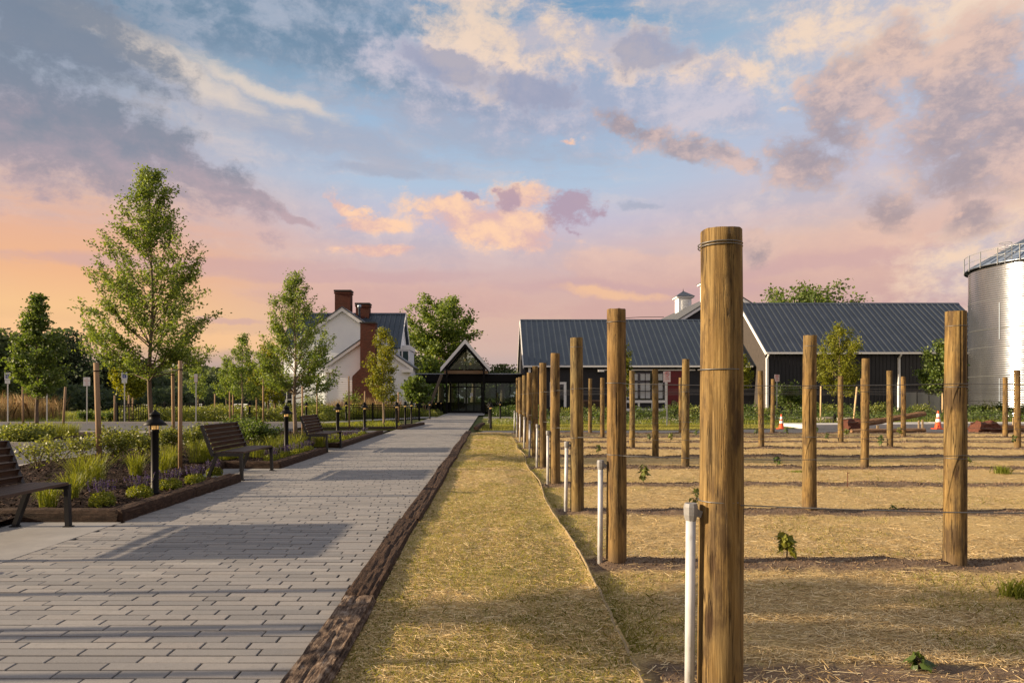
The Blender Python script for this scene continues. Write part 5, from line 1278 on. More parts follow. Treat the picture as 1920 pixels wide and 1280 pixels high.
# ------------------------------------------------------------------ signs
def sign(px, py, pt, lab, kind, w=0.30, h=0.46, y=None):
    if y is None: x, y = gp(px, py)
    else: x = xa(px, y)
    zt = za(pt, y); t = thing('parking_sign', lab, 'sign', (x, y, 0), 'parking signs on metal posts')
    MB().box(-0.030, 0.030, -0.012, 0.012, -0.05, zt - 0.05).build('post', 'galv_post', t)
    hs = h
    pl = MB().box(-w / 2, w / 2, -0.022, -0.014, zt - hs, zt).build('plate', 'sign_pink' if kind == 'no' else 'sign_white', t)
    def disc(r0, r1, cx, cz, m, nm):
        n = 24; b = MB(); b.add([(cx + r * math.cos(2 * PI * i / n), -0.0245, cz + r * math.sin(2 * PI * i / n)) for r in (r0, r1) for i in range(n)], [(i, (i + 1) % n, n + (i + 1) % n, n + i) for i in range(n)]); b.build(nm, m, pl)
    def text(s, cx, cz, size, m):
        cu = bpy.data.curves.new('lettering', 'FONT'); cu.body = s; cu.size = size; cu.align_x = 'CENTER'; cu.align_y = 'CENTER'; cu.materials.append(MAT[m])
        me = None
        o = bpy.data.objects.new('lettering', cu); COL.objects.link(o); dg = bpy.context.evaluated_depsgraph_get()
        me = bpy.data.meshes.new_from_object(o.evaluated_get(dg)); bpy.data.objects.remove(o)
        link('lettering', me, pl, loc=(cx, -0.0262, cz), rot=(R(90), 0, 0))
    if kind == 'no':
        text('P', 0, zt - 0.125, 0.15, 'sign_black'); disc(0.085, 0.105, 0, zt - 0.125, 'sign_red', 'red_ring')
        MB().beam((-0.066, -0.0285, zt - 0.059), (0.066, -0.0285, zt - 0.191), 0.003, 0.022, (1, 0, 1)).build('slash', 'sign_red', pl)
        text('FIRE', 0, zt - 0.285, 0.085, 'sign_red'); text('LANE', 0, zt - 0.375, 0.085, 'sign_red')
    elif kind == 'text':
        for i, s in enumerate(('NO', 'PARKING', 'FIRE', 'LANE')): text(s, 0, zt - 0.075 - i * 0.105, 0.075, 'sign_red')
    else:
        text('RESERVED', 0, zt - 0.045, 0.05, 'sign_green'); text('PARKING', 0, zt - 0.095, 0.055, 'sign_green')
        MB().box(-0.105, 0.105, -0.0240, -0.0225, zt - 0.330, zt - 0.125).build('blue_square', 'sign_blue', pl)
        # wheelchair symbol
        n = 18; b = MB(); c = (-0.006, zt - 0.250); pts = [(c[0] + r * math.cos(a), -0.0255, c[1] + r * math.sin(a)) for r in (0.034, 0.041) for a in [R(75 + i * 250 / n) for i in range(n + 1)]]
        b.add(pts, [(i, i + 1, n + 2 + i, n + 1 + i) for i in range(n)])
        b.box(-0.020, -0.007, -0.0262, -0.0255, zt - 0.245, zt - 0.185); b.box(-0.020, 0.030, -0.0262, -0.0256, zt - 0.252, zt - 0.240); b.box(0.020, 0.033, -0.0262, -0.0257, zt - 0.292, zt - 0.252); b.box(0.033, 0.050, -0.0262, -0.0256, zt - 0.292, zt - 0.282)
        b.add([(-0.012 + 0.013 * math.cos(2 * PI * i / 12), -0.0255, zt - 0.167 + 0.013 * math.sin(2 * PI * i / 12)) for i in range(12)], [tuple(range(12))])
        b.build('wheelchair_symbol', 'sign_white', pl)
        if kind == 'van':
            p2 = MB().box(-w / 2 + .02, w / 2 - .02, -0.022, -0.014, zt - hs - 0.20, zt - hs - 0.02).build('plate', 'sign_white', t); pl = p2
            text('VAN', 0, zt - hs - 0.075, 0.05, 'sign_green'); text('ACCESSIBLE', 0, zt - hs - 0.14, 0.036, 'sign_green')
sign(14.5, 792, 698, 'blue and white accessible parking sign by the left picture edge', 'van', 0.32, 0.40); sign(88, 793, 700, 'accessible parking sign behind the maple crown', 'van', 0.32, 0.40); sign(233.5, 792, 697, 'accessible parking sign before the black railing', 'van', 0.32, 0.40)
sign(163, 793, 707, 'pale text sign on a twin metal post left of the tall elm', 'text', 0.36, 0.46); sign(367.5, 796, 701, 'small grey sign seen narrow right of the tall elm', 'text', 0.16, 0.40)
sign(1250.5, 797, 696, 'no parking sign with red ring before the red barn door', 'no', 0.34, 0.52); sign(1456.5, 783, 702, 'no parking sign before the white downspout of the tall barn', 'no', 0.34, 0.46)

# ------------------------------------------------------------------ cones, logs, laths, stones
def cone(px, py, h, lab):
    x, y = gp(px, py, -0.03); t = thing('traffic_cone', lab, 'traffic cone', (x, y, -0.03), 'orange traffic cones on the drive')
    t.scale = (h / 0.71,) * 3
    MB().cbox(-0.18, 0.18, -0.18, 0.18, 0, 0.035, 0.012).build('base', 'cone_orange', t)
    MB().lathe([(0.135, 0.035), (0.12, 0.05), (0.030, 0.70), (0.024, 0.71)], 22).build('body', 'cone_orange', t, True)
    rr = lambda z: 0.12 - 0.09 * (z - 0.05) / 0.65 + 0.003
    for z0, z1 in ((0.28, 0.40), (0.47, 0.60)): MB().lathe([(rr(z0), z0), (rr(z1), z1)], 22, cap=False).build('reflective_band', 'cone_white', t, True)
cone(1465, 804, 0.65, 'orange and white traffic cone behind the squarish posts'); cone(1759, 804, 0.80, 'orange and white traffic cone left of the stout rough post')
def log(a, b, r0, r1, m, lab, n=18, rough=0.15, seed=1, butt=None):
    t = thing('log', lab, 'log', a, 'felled logs beside the drive'); d = Vector(b) - Vector(a); ln = d.length; M = Vector((1, 0, 0)).rotation_difference(d.normalized()).to_matrix()
    def body(x0, x1, ra, rb, rg, nm, mm, sd):
        V = []; k = 26
        for i in range(n):
            f = i / (n - 1); x = x0 + (x1 - x0) * f; rad = ra + (rb - ra) * f
            for j in range(k):
                an = 2 * PI * j / k; q = rad * (1 + rg * 2 * float(vnoise(x * 3 + 9, an * 2.2 if j else 0, sd)) + rg * float(vnoise(x * 9, j * 1.7, sd + 2)))
                V.append(M @ Vector((x + (rg * 0.5 * float(vnoise(j * 1.3, sd, 7)) if i in (0, n - 1) else 0), q * math.cos(an), q * math.sin(an))))
        F = [(i * k + j, (i + 1) * k + j, (i + 1) * k + (j + 1) % k, i * k + (j + 1) % k) for i in range(n - 1) for j in range(k)] + [tuple(range(k)), tuple((n - 1) * k + j for j in range(k - 1, -1, -1))]
        bb = MB(); bb.add(V, F); bb.build(nm, mm, t, False)
    if butt:
        body(0, butt, r0 * 2.0, r0 * 1.7, 0.30, 'splintered_end', 'log_split', seed + 30); body(butt * 0.8, ln, r0, r1, rough, 'trunk', m, seed)
    else: body(0, ln, r0, r1, rough, 'trunk', m, seed)
def lp(px, py, y): return (xa(px, y), y, za(py, y))
log(lp(1584, 800, 26.9), lp(1733, 775, 27.6), 0.135, 0.10, 'log_bark', 'long log leaning up to the right with a shredded red butt end', seed=3, butt=0.72)
log(lp(1596, 809, 26.4), lp(1734, 806, 26.5), 0.10, 0.075, 'log_bark', 'thin log lying flat under the leaning log', seed=9)
log(lp(1826, 804, 26.6), lp(1945, 803, 26.9), 0.15, 0.13, 'log_bark', 'log with a wide shredded red end near the silo', seed=14, butt=0.95)
for i, (px, py, pt, w) in enumerate([(1723, 803, 788, .07), (1730, 804, 787, .07), (1809, 803, 784, .10), (1813.5, 803, 785, .05), (1901, 804, 783, .10), (1646, 806, 797, .09), (1642, 797, 789, .06), (1255, 797, 789, .05)]):
    x, y = gp(px, py); tag(MB().box(-w / 2, w / 2, -.012, .012, -.05, za(pt, y)).build('survey_stake', 'lath_wood', loc=(x, y, 0)), f'short pale survey stake at the edge of the drive, {ORD[i]} of the scattered ones' if i > 4 else ['left stake of the short pair left of the right-hand cone', 'right stake of the short pair left of the right-hand cone', 'broad short stake just right of the stout rough post', 'narrow short stake just right of the stout rough post', 'broad short stake right of the splintered log end'][i], 'survey stake', 'short survey stakes along the drive')
def rock(x, y, sx, sy, sz, seed, lab, z=0.0):
    V = []; F = []; n, m = 14, 8
    for i in range(m + 1):
        t = PI * i / m
        for j in range(n):
            a = 2 * PI * j / n; c = lambda q: math.copysign(abs(q) ** 0.45, q)
            q = 1 + 0.10 * float(vnoise(j * 0.9 + seed, i * 1.1, seed)); V.append((sx * c(math.sin(t)) * c(math.cos(a)) * q, sy * c(math.sin(t)) * c(math.sin(a)) * q, sz * c(math.cos(t)) * q + sz))
    for i in range(m):
        for j in range(n): F.append((i * n + j, (i + 1) * n + j, (i + 1) * n + (j + 1) % n, i * n + (j + 1) % n))
    b = MB(); b.add(V, F); tag(b.build('stone_slab', 'stone', loc=(x, y, z)), lab, 'stone', 'pale stones at the planting edge')
rock(xa(1550, 37), 37, 0.46, 0.4, 0.15, 3, 'pale stone slab at the planting edge, left one'); rock(xa(1590, 37.6), 37.6, 0.55, 0.4, 0.13, 8, 'pale stone slab at the planting edge, right one')
hy = thing('drain_post', 'small black capped post between the two pale stones', 'post', (xa(1565, 36.6), 36.6, 0)); MB().lathe([(0.07, 0), (0.07, 0.30), (0.095, 0.32), (0.095, 0.38), (0.05, 0.42)], 12).build('body', 'black_paint', hy, True); MB().lathe([(0.055, 0.40), (0.055, 0.47), (0.01, 0.48)], 10).build('cap', 'steel_dark', hy)

# ------------------------------------------------------------------ black picket railings
def railing(x0, y0, x1, y1, h, n, posts, lab, z=0.0):
    t = thing('picket_railing', lab, 'railing', (x0, y0, z)); dx, dy = x1 - x0, y1 - y0; L = math.hypot(dx, dy); t.rotation_euler = (0, 0, math.atan2(dy, dx))
    for zz in (0.12, h - 0.20, h - 0.06): MB().box(0, L, -0.014, 0.014, zz, zz + 0.042).build('rail', 'black_paint', t)
    me = MB().box(-0.015, 0.015, -0.012, 0.012, 0.05, h - 0.06).mesh('picket', 'black_paint')
    for i in range(n): link('picket', me, t, loc=(L * (i + 0.5) / n, 0, 0))
    pm_ = MB().box(-0.05, 0.05, -0.05, 0.05, -.05, h + 0.05).lathe([(0.065, h + .05), (0.05, h + .07), (0.01, h + .10)], 8).mesh('post', 'black_paint')
    for f in posts: link('post', pm_, t, loc=(L * f, 0, 0))
a, b = gp(219, 792), gp(381, 783); railing(a[0], a[1], b[0], b[1], 1.02, 40, (0, 0.5, 1), 'black metal picket railing behind the tall elm')
a, b = gp(655, 788), gp(786, 787); railing(a[0], a[1], b[0], b[1], 0.95, 44, (0, 0.33, 0.66, 1), 'black metal picket railing before the white farmhouse')
# white car park furniture far left
for i, (p0, p1, py, h) in enumerate([(440, 461, 766, .35), (371, 378, 762, .3), (270, 276, 770, .3)]):
    y = 62.0; x0, x1 = xa(p0, y), xa(p1, y)
    t = thing('white_table', ['long white picnic table in the far meadow', 'small white table in the far meadow', 'smallest white table seen through the railing'][i], 'table', ((x0 + x1) / 2, y, 0), 'white tables in the far meadow'); w = (x1 - x0) / 2
    MB().box(-w, w, -.4, .4, 0.70, 0.78).build('table_top', 'white_trim', t)
    for s in (-1, 1): MB().box(s * w * .8 - .05, s * w * .8 + .05, -.3, .3, 0, .70).build('leg', 'white_trim', t)
    MB().box(-w, w, -.95, -.65, 0.42, 0.47).box(-w * .8, -w * .8 + .08, -.9, -.7, 0, .42).box(w * .8 - .08, w * .8, -.9, -.7, 0, .42).build('bench_seat', 'white_trim', t)

# ------------------------------------------------------------------ trees
def leaves_soup(P, size, droop=0.3, elong=0.5):
    n = len(P); a = RNG.uniform(0, 2 * PI, n); t = RNG.normal(-droop, 0.55, n)
    d = np.stack([np.cos(a) * np.cos(t), np.sin(a) * np.cos(t), np.sin(t)], -1)
    q = RNG.normal(0, 1, (n, 3)); s = np.cross(d, q); s /= np.linalg.norm(s, axis=1)[:, None] + 1e-9
    L = (size * RNG.uniform(0.65, 1.3, n))[:, None]; W = L * elong
    nrm = np.cross(d, s)
    return np.stack([P - d * L * 0.5, P - s * W * 0.5 + nrm * L * 0.08, P + d * L * 0.5, P + s * W * 0.5 + nrm * L * 0.08], 1).reshape(-1, 3)

def grow(H, zb, Rmax, prof, nb, asc, nleaf, seed, tr, twig=7, clump=0.10, lean=0.0, sub=True):
    """returns a trunk-and-limbs builder and leaf centres. prof(t): crown radius from its foot (0) to its tip (1)"""
    r_ = np.random.default_rng(seed); T = MB(); P = []
    tx = lambda z: lean * z + 0.025 * H / 6 * math.sin(z * 2.1 / H * 6 + seed)
    ty = lambda z: 0.025 * H / 6 * math.cos(z * 1.7 / H * 6 + seed)
    zz = np.linspace(-0.1, H * 0.985, 14)
    T.tube([(tx(z), ty(z), z) for z in zz], [max(0.006, tr * (1 - z / H) ** 0.85 + tr * 0.25 * math.exp(-max(z, 0) * 8 / H)) for z in zz], 9)
    seg = []
    for i in range(nb):
        t = ((i + 0.5) / nb) ** 0.85
        az = i * 2.399963 + r_.uniform(-.5, .5)
        rad = Rmax * prof(t) * (r_.uniform(0.55, 1.0) if i % 3 else r_.uniform(0.95, 1.15))
        an = R(asc[0] + (asc[1] - asc[0]) * t) * r_.uniform(0.85, 1.15)
        zt = zb + (H * 0.985 - zb) * t; z0 = max(zt - rad * math.tan(an), zb - 0.05 * H + 0.10 * H * r_.random() * (1 - t))
        rise = max(zt - z0, -0.02 * H)
        b0 = Vector((tx(z0), ty(z0), z0)); e = b0 + Vector((math.cos(az) * rad, math.sin(az) * rad, rise))
        mid = b0 + Vector((math.cos(az) * rad * 0.55, math.sin(az) * rad * 0.55, rise * 0.42)); 
        br = max(0.004, tr * 0.42 * (1 - z0 / H) ** 0.7)
        T.tube([b0, mid, e], [br, br * 0.6, 0.003 * H / 5], 5, cap=False)
        seg.append((b0.lerp(mid, 0.45), mid, 0.5)); seg.append((mid, e, 1.0))
        if sub:
            for k in range(twig):
                f = r_.uniform(0.25, 1.0); p0 = (b0.lerp(mid, f * 2) if f < 0.5 else mid.lerp(e, f * 2 - 1))
                az2 = az + r_.choice([-1, 1]) * r_.uniform(0.4, 1.1); l = rad * r_.uniform(0.22, 0.42) + 0.03 * H
                an2 = an * r_.uniform(0.3, 1.1)
                p1 = p0 + Vector((math.cos(az2) * math.cos(an2) * l, math.sin(az2) * math.cos(an2) * l, math.sin(an2) * l))
                if p1.z < H * 0.99:
                    T.tube([p0, p1], [br * 0.35, 0.002 * H / 5], 4, cap=False); seg.append((p0, p1, 1.25))
    w = np.array([(b - a).length * k for a, b, k in seg]); w /= w.sum(); c = r_.choice(len(seg), nleaf, p=w)
    A = np.array([s[0] for s in seg])[c]; Bv = np.array([s[1] for s in seg])[c]
    f = r_.random(nleaf)[:, None] ** 0.8
    P = A + (Bv - A) * f + r_.normal(0, clump, (nleaf, 3)) * np.array([1, 1, 0.75])
    P[:, 2] = np.minimum(P[:, 2], H)
    return T, P
def curve(pts):
    xs, ys = zip(*pts); return lambda t: float(np.interp(t, xs, ys))
ELM = curve([(0, .85), (.12, 1.0), (.25, 1.0), (.36, .86), (.55, .80), (.70, .52), (.82, .36), (.90, .25), (.97, .16), (1, .08)])
CONE = curve([(0, .75), (.15, 1.0), (.4, .84), (.7, .48), (.88, .18), (1, .03)])
OVAL = curve([(0, .55), (.2, .9), (.45, 1.0), (.7, .85), (.9, .5), (1, .15)])
ROUND = curve([(0, .65), (.2, .95), (.5, 1.0), (.75, .85), (.92, .6), (1, .3)])
def tree(name, px, y, top, zb_px, rpx, prof, nb, asc, nleaf, leaf, seed, label, m, tr=None, bark='bark', z0=0.0, clump=0.10, group=None, twig=7, lean=0.0, elong=0.5, x=None):
    x = xa(px, y) if x is None else x; H = za(top, y) - z0; zb = za(zb_px, y) - z0; rad = rpx / 1280 * y
    t = thing(name, label, 'tree', (x, y, z0), group)
    T, P = grow(H, zb, rad, prof, nb, asc, nleaf, seed, tr or H * 0.008, twig, clump, lean)
    T.build('trunk', bark, t, True); link('crown', soup('crown', leaves_soup(P, leaf, elong=elong), 4, m), t)
    return t
tree('elm_tree', 283, 14.5, 308, 700, 106, ELM, 72, (36, 66), 27000, 0.066, 1, 'tallest young elm on the left with open pyramidal crown, tied to stakes', 'leaf_elm', 0.052, z0=0.09, clump=0.060, twig=8)
tree('elm_tree', 553, 24.0, 503, 735, 72, ELM, 50, (40, 68), 15000, 0.090, 2, 'slender elm before the white house, second tallest on the left', 'leaf_elm', 0.065, 'bark_pale', z0=0.09, clump=0.075, twig=8)
tree('maple_tree', 70, 28.9, 550, 738, 50, CONE, 44, (25, 58), 11000, 0.115, 3, 'dense young maple at the left edge with dark green crown', 'leaf_maple', 0.07, z0=0.05, clump=0.10, elong=0.8)
tree('elm_tree', 454, 37.3, 624, 745, 30, ELM, 22, (42, 66), 5200, 0.12, 4, 'far slender elm left of the white house, between stakes', 'leaf_elm', 0.055, 'bark_pale', clump=0.10)
tree('elm_tree', 424, 44, 668, 748, 20, ELM, 18, (42, 66), 3000, 0.13, 5, 'small pale elm farther left, lower than its neighbour', 'leaf_elm', 0.05, 'bark_pale', clump=0.10)
tree('elm_tree', 503, 40, 640, 752, 30, OVAL, 22, (38, 60), 6500, 0.15, 6, 'bushy elm pressed behind the slender one before the house', 'leaf_yellow', 0.06, clump=0.14)
tree('young_tree', 719, 31.2, 612, 752, 28, OVAL, 22, (45, 66), 6000, 0.105, 7, 'yellow-green young tree in front of the brick chimney', 'leaf_yellow', 0.05, 'bark_pale', z0=0.05, clump=0.10)
tree('young_tree', 780, 50, 705, 752, 25, ROUND, 16, (20, 55), 3600, 0.22, 8, 'small dark green tree before the pavilion, left of pale stakes', 'leaf_maple', 0.045, 'bark_pale', clump=0.16, elong=0.8)
tree('young_tree', 240, 46, 670, 742, 27, OVAL, 20, (35, 60), 5500, 0.20, 9, 'bright green small tree behind the railing', 'leaf_yellow', 0.06, clump=0.18)
tree('young_tree', 371, 52, 676, 745, 15, OVAL, 14, (45, 65), 1300, 0.16, 10, 'thin sparse far tree right of the tall elm', 'leaf_elm', 0.05, 'bark_pale', clump=0.12)
tree('young_tree', 1574, 44, 604, 737, 37, OVAL, 26, (42, 66), 9000, 0.14, 11, 'yellow-green young tree before the tall barn', 'leaf_yellow', 0.07, 'bark_pale', clump=0.14)
tree('young_tree', 1768, 43, 636, 742, 32, OVAL, 24, (40, 62), 6500, 0.17, 12, 'dark leafy young tree between the stout post and the silo', 'leaf_maple', 0.06, clump=0.15, elong=0.7)
tree('young_tree', 1168, 45, 640, 740, 17, OVAL, 18, (42, 64), 3200, 0.15, 13, 'young tree half hidden behind the second post', 'leaf_yellow', 0.05, clump=0.12)
tree('young_tree', 1390, 46, 664, 728, 17, OVAL, 16, (42, 64), 2600, 0.15, 14, 'young tree peeping out right of the nearest post', 'leaf_yellow', 0.05, clump=0.12)
tree('elm_tree', 0, 3.7, 0, 0, 1, ELM, 1, (40, 66), 1, 0.1, 15, 'x', 'leaf_elm') if False else None
# the elm that stands just outside the picture on the left; its shade falls across the foreground
t = thing('elm_tree', 'young elm outside the left picture edge whose shadow crosses the foreground', 'tree', (-8.0, 3.62, 0.08))
T, Pp = grow(6.2, 1.9, 0.78, ELM, 50, (38, 68), 20000, 21, 0.055, 8, 0.06); T.build('trunk', 'bark', t, True); link('crown', soup('crown', leaves_soup(Pp, 0.08), 4, 'leaf_elm'), t)
for i, (dx, dy) in enumerate([(-.6, 1.0), (.5, .30), (0.2, -.40)]):
    o = MB().tube([(0, 0, -.05), (0, 0, 1.95)], 0.04, 9).build('tree_stake', 'stake_wood', None, True, loc=(-8 + dx, 3.45 + dy, 0.05)); tag(o, f'stake of the elm outside the left picture edge, {ORD[i]} of three', 'tree stake', 'wooden stakes holding young trees')

# big broadleaf trees behind
def bigtree(px, y, top, zb_px, rpx, nleaf, leaf, seed, label, m='leaf_far', prof=ROUND, nb=26, asc=(8, 60), clump=0.5, tr=None, group='old trees behind the buildings'):
    return tree('broadleaf_tree', px, y, top, zb_px, rpx, prof, nb, asc, nleaf, leaf, seed, label, m, tr or y * 0.0045, 'bark', 0.0, clump, group, 8, 0.0, 0.7)
bigtree(826, 90, 554, 668, 66, 13000, 0.34, 31, 'big spreading locust tree behind the pavilion', 'leaf_elm', asc=(22, 52), clump=0.40, nb=22)
bigtree(800, 84, 668, 715, 26, 3600, 0.36, 32, 'low round tree at the foot of the big locust, left', 'leaf_maple'); bigtree(846, 92, 665, 712, 24, 3200, 0.36, 33, 'low tree behind the porch gable, right of the big locust trunk', 'leaf_maple')
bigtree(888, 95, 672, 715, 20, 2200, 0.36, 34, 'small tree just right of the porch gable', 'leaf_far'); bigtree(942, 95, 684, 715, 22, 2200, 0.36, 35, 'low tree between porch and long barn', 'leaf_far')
bigtree(1510, 100, 531, 640, 88, 11000, 0.45, 36, 'broad tree rising above the tall barn roof', 'leaf_maple', clump=0.6, nb=30)
bigtree(762, 80, 640, 715, 20, 2000, 0.3, 37, 'thin tree between the farmhouse and the big locust', 'leaf_far')
for i, (px, y, top, zb, rp, m) in enumerate([(-8, 72, 618, 730, 45, 'leaf_far'), (118, 85, 616, 740, 46, 'leaf_dark'), (40, 92, 628, 740, 40, 'leaf_dark'), (160, 88, 690, 750, 38, 'leaf_dark'), (205, 84, 668, 745, 36, 'leaf_dark'), (258, 88, 676, 750, 34, 'leaf_dark'), (300, 96, 704, 755, 30, 'leaf_dark'), (345, 105, 716, 757, 34, 'leaf_far'),
                                           (394, 95, 704, 757, 22, 'leaf_dark'), (400, 120, 712, 757, 40, 'leaf_far'), (448, 112, 705, 757, 34, 'leaf_far'), (480, 120, 700, 757, 34, 'leaf_far'), (90, 96, 664, 745, 40, 'leaf_dark'), (-60, 78, 640, 740, 50, 'leaf_dark'), (520, 110, 708, 757, 36, 'leaf_dark')]):
    bigtree(px, y, top, zb, rp, 5200 if rp > 35 else 3400, 0.46, 50 + i, f'dark tree of the woodland edge on the left, {ORD[i]} counted by planting' if False else
            ['round grey-green tree at the left picture edge', 'large dark tree rising behind the maple on its right', 'dark tree behind the maple on its left', 'low dark tree right of the maple, behind the text sign', 'dark tree behind the leaning thick stake', 'dark tree behind the elm trunk', 'low dark tree right of the elm trunk',
             'hazy low tree beyond the railing', 'narrow dark conifer-like tree behind the narrow sign', 'hazy far tree left of the far elms', 'hazy far tree behind the far elm', 'hazy far tree left of the flat house wing', 'dark tree filling the gap behind the maple', 'dark tree beyond the left picture edge', 'dark tree behind the flat house wing'][i], m, OVAL if rp < 36 else ROUND, 20, (5, 60), 0.75, group='trees along the far woodland edge')
# far woodland that reads as one mass
n = 48000; xx = RNG.uniform(-200, 200, n); yy = RNG.uniform(122, 150, n); hh = 6.5 + 3.0 * fbm(xx * 0.10, yy * 0.02, 3); zz = hh * RNG.random(n) ** 0.6
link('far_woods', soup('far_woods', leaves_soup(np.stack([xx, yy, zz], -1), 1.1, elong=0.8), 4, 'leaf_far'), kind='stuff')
n = 9000; xx = RNG.uniform(-75, -22, n); yy = RNG.uniform(74, 86, n); hh = 2.6 + 2.0 * fbm(xx * 0.14, yy * 0.02, 8); zz = hh * RNG.random(n) ** 0.7
link('woodland_undergrowth', soup('woodland_undergrowth', leaves_soup(np.stack([xx, yy, zz], -1), 0.55, elong=0.8), 4, 'leaf_dark'), kind='stuff')

# ------------------------------------------------------------------ shrubs, grasses, flowers
def shrub(name, x, y, z0, w, h, nleaf, leaf, m, label, group, cat='shrub', seed=1, stems=9, dense=0.0):
    r_ = np.random.default_rng(seed); t = thing(name, label, cat, (x, y, z0), group); T = MB(); tips = []
    for i in range(stems):
        a = i * 2.4 + r_.uniform(-.4, .4); rr = w * r_.uniform(0.25, 1.0); hh = h * r_.uniform(0.65, 1.0) * (1 - 0.25 * rr / w)
        p1 = (math.cos(a) * rr * .5, math.sin(a) * rr * .5, hh * .55); p2 = (math.cos(a) * rr, math.sin(a) * rr, hh)
        T.tube([(0, 0, -.03), p1, p2], [0.010, 0.006, 0.002], 4, cap=False); tips += [((0, 0, h * .12), p1, .5), (p1, p2, 1.2)]
        for k in range(3):
            q = np.array(p1) * .5 + np.array(p2) * .5 + r_.normal(0, w * .22, 3) * [1, 1, .5]; T.tube([p1, q], [.004, .0015], 3, cap=False); tips.append((p1, tuple(q), 1.0))
    wgt = np.array([s[2] for s in tips]); wgt /= wgt.sum(); c = r_.choice(len(tips), nleaf, p=wgt)
    A = np.array([s[0] for s in tips])[c]; Bv = np.array([s[1] for s in tips])[c]; f = r_.random(nleaf)[:, None] ** .7
    Q = A + (Bv - A) * f + r_.normal(0, 0.05 * w / .4 + dense, (nleaf, 3)); Q[:, 2] = np.clip(Q[:, 2], 0.02, h * 1.05)
    T.build('stems', 'bark', t, True); link('leaves', soup('leaves', leaves_soup(Q, leaf, -0.1, 0.6), 4, m), t)
    return t
def grass_clump(x, y, z0, h, r, n, label, group, m='blade_green', name='grass_clump'):
    a = RNG.uniform(0, 2 * PI, n); q = r * np.sqrt(RNG.random(n)); hh = h * RNG.uniform(.55, 1.05, n); l = hh * np.clip(RNG.gamma(2.0, .26, n), .05, 1.25); w = RNG.uniform(.0035, .0070, n)
    p = np.stack([np.cos(a) * q * .75, np.sin(a) * q * .75, 0 * a], -1); b = a + RNG.normal(0, .9, n); s = np.stack([-np.sin(b), np.cos(b), 0 * a], -1) * (w / 2)[:, None]
    d = np.stack([np.cos(b), np.sin(b), 0 * a], -1)
    m1 = p + d * (l * .25)[:, None] + np.stack([0 * a, 0 * a, hh * .55], -1); m2 = p + d * (l * .62)[:, None] + np.stack([0 * a, 0 * a, hh * .90], -1); tp = p + d * (l * 1.05)[:, None] + np.stack([0 * a, 0 * a, hh * (1 - .28 * (l / hh) ** 2)], -1)
    V = np.stack([p - s, p + s, m1 + s, m1 - s, m1 - s, m1 + s, m2 + s * .8, m2 - s * .8, m2 - s * .8, m2 + s * .8, tp + s * .15, tp - s * .15], 1).reshape(-1, 3)
    o = link(name, soup(name, V, 4, m), loc=(x, y, z0)); return tag(o, label, 'grass', group)
def salvia(x, y, z0, h, r, label, group, seed, big=True):
    r_ = np.random.default_rng(seed); t = thing('salvia', label, 'flower', (x, y, z0), group); n = 900 if big else 350
    a = r_.uniform(0, 2 * PI, n); q = r * np.sqrt(r_.random(n)); P_ = np.stack([np.cos(a) * q, np.sin(a) * q, h * .52 * r_.random(n) * (1.1 - .5 * (q / r) ** 2)], -1)
    link('leaves', soup('leaves', leaves_soup(P_, 0.034 if big else .05, -.3, .5), 4, 'blade_green'), t)
    k = 24 if big else 14; S = MB(); F = []
    for i in range(k):
        an, rr = r_.uniform(0, 2 * PI), r * r_.random() ** .5 * .9; b0 = np.array([math.cos(an) * rr, math.sin(an) * rr, h * .4]); tp = b0 + np.array([math.cos(an) * rr * .35, math.sin(an) * rr * .35, h * r_.uniform(.40, .62)])
        S.tube([b0, tp], [.003, .0015], 3, cap=False); f = r_.uniform(.22, 1.0, 26 if big else 14)[:, None]; F.append(b0 + (tp - b0) * f + r_.normal(0, .0045, (len(f), 3)))
    S.build('stems', 'blade_green', t); link('flower_spikes', soup('flower_spikes', leaves_soup(np.concatenate(F), .017 if big else .028, 0, .7), 4, 'flower_purple'), t, 'stuff')
    return t
bzf = lambda x, y: float(bed_z(np.array(x), np.array(y)))
def bedpt(px, py): 
    x, y = gp(px, py, 0.06); return x, y, bzf(x, y)
SG = 'purple salvias along the sleeper edging'
SAL = [(192, 950, .34, .14, 'purple salvia by the foot of the nearest bench, leftmost of the row'), (262, 930, .32, .16, 'purple salvia just left of the nearest bollard'), (318, 915, .30, .17, 'purple salvia right of the nearest bollard'), (366, 905, .28, .15, 'purple salvia right of a bollard, next to last in the nearest bed'),
       (402, 892, .27, .13, 'purple salvia at the far tip of the nearest bed, before the second bench'), (522, 866, .30, .16, 'purple salvia at the near tip of the second bed'), (545, 858, .30, .17, 'purple salvia beside the second bollard'), (566, 852, .30, .17, 'purple salvia right of the second bollard'), (588, 846, .28, .15, 'purple salvia at the far tip of the second bed'),
       (655, 832, .30, .2, 'purple salvia at the near tip of the third bed'), (672, 826, .30, .2, 'second purple salvia of the third bed'), (688, 821, .30, .2, 'third purple salvia of the third bed, by a bollard'), (702, 816, .28, .2, 'last purple salvia of the third bed')]
for i, (px, py, h, r, l) in enumerate(SAL):
    x, y, z = bedpt(px, py); x = min(x, -4.38); salvia(x, y, z, h, r, l, SG, 900 + i, i < 9)
GG = 'green ornamental grasses in the planting beds'
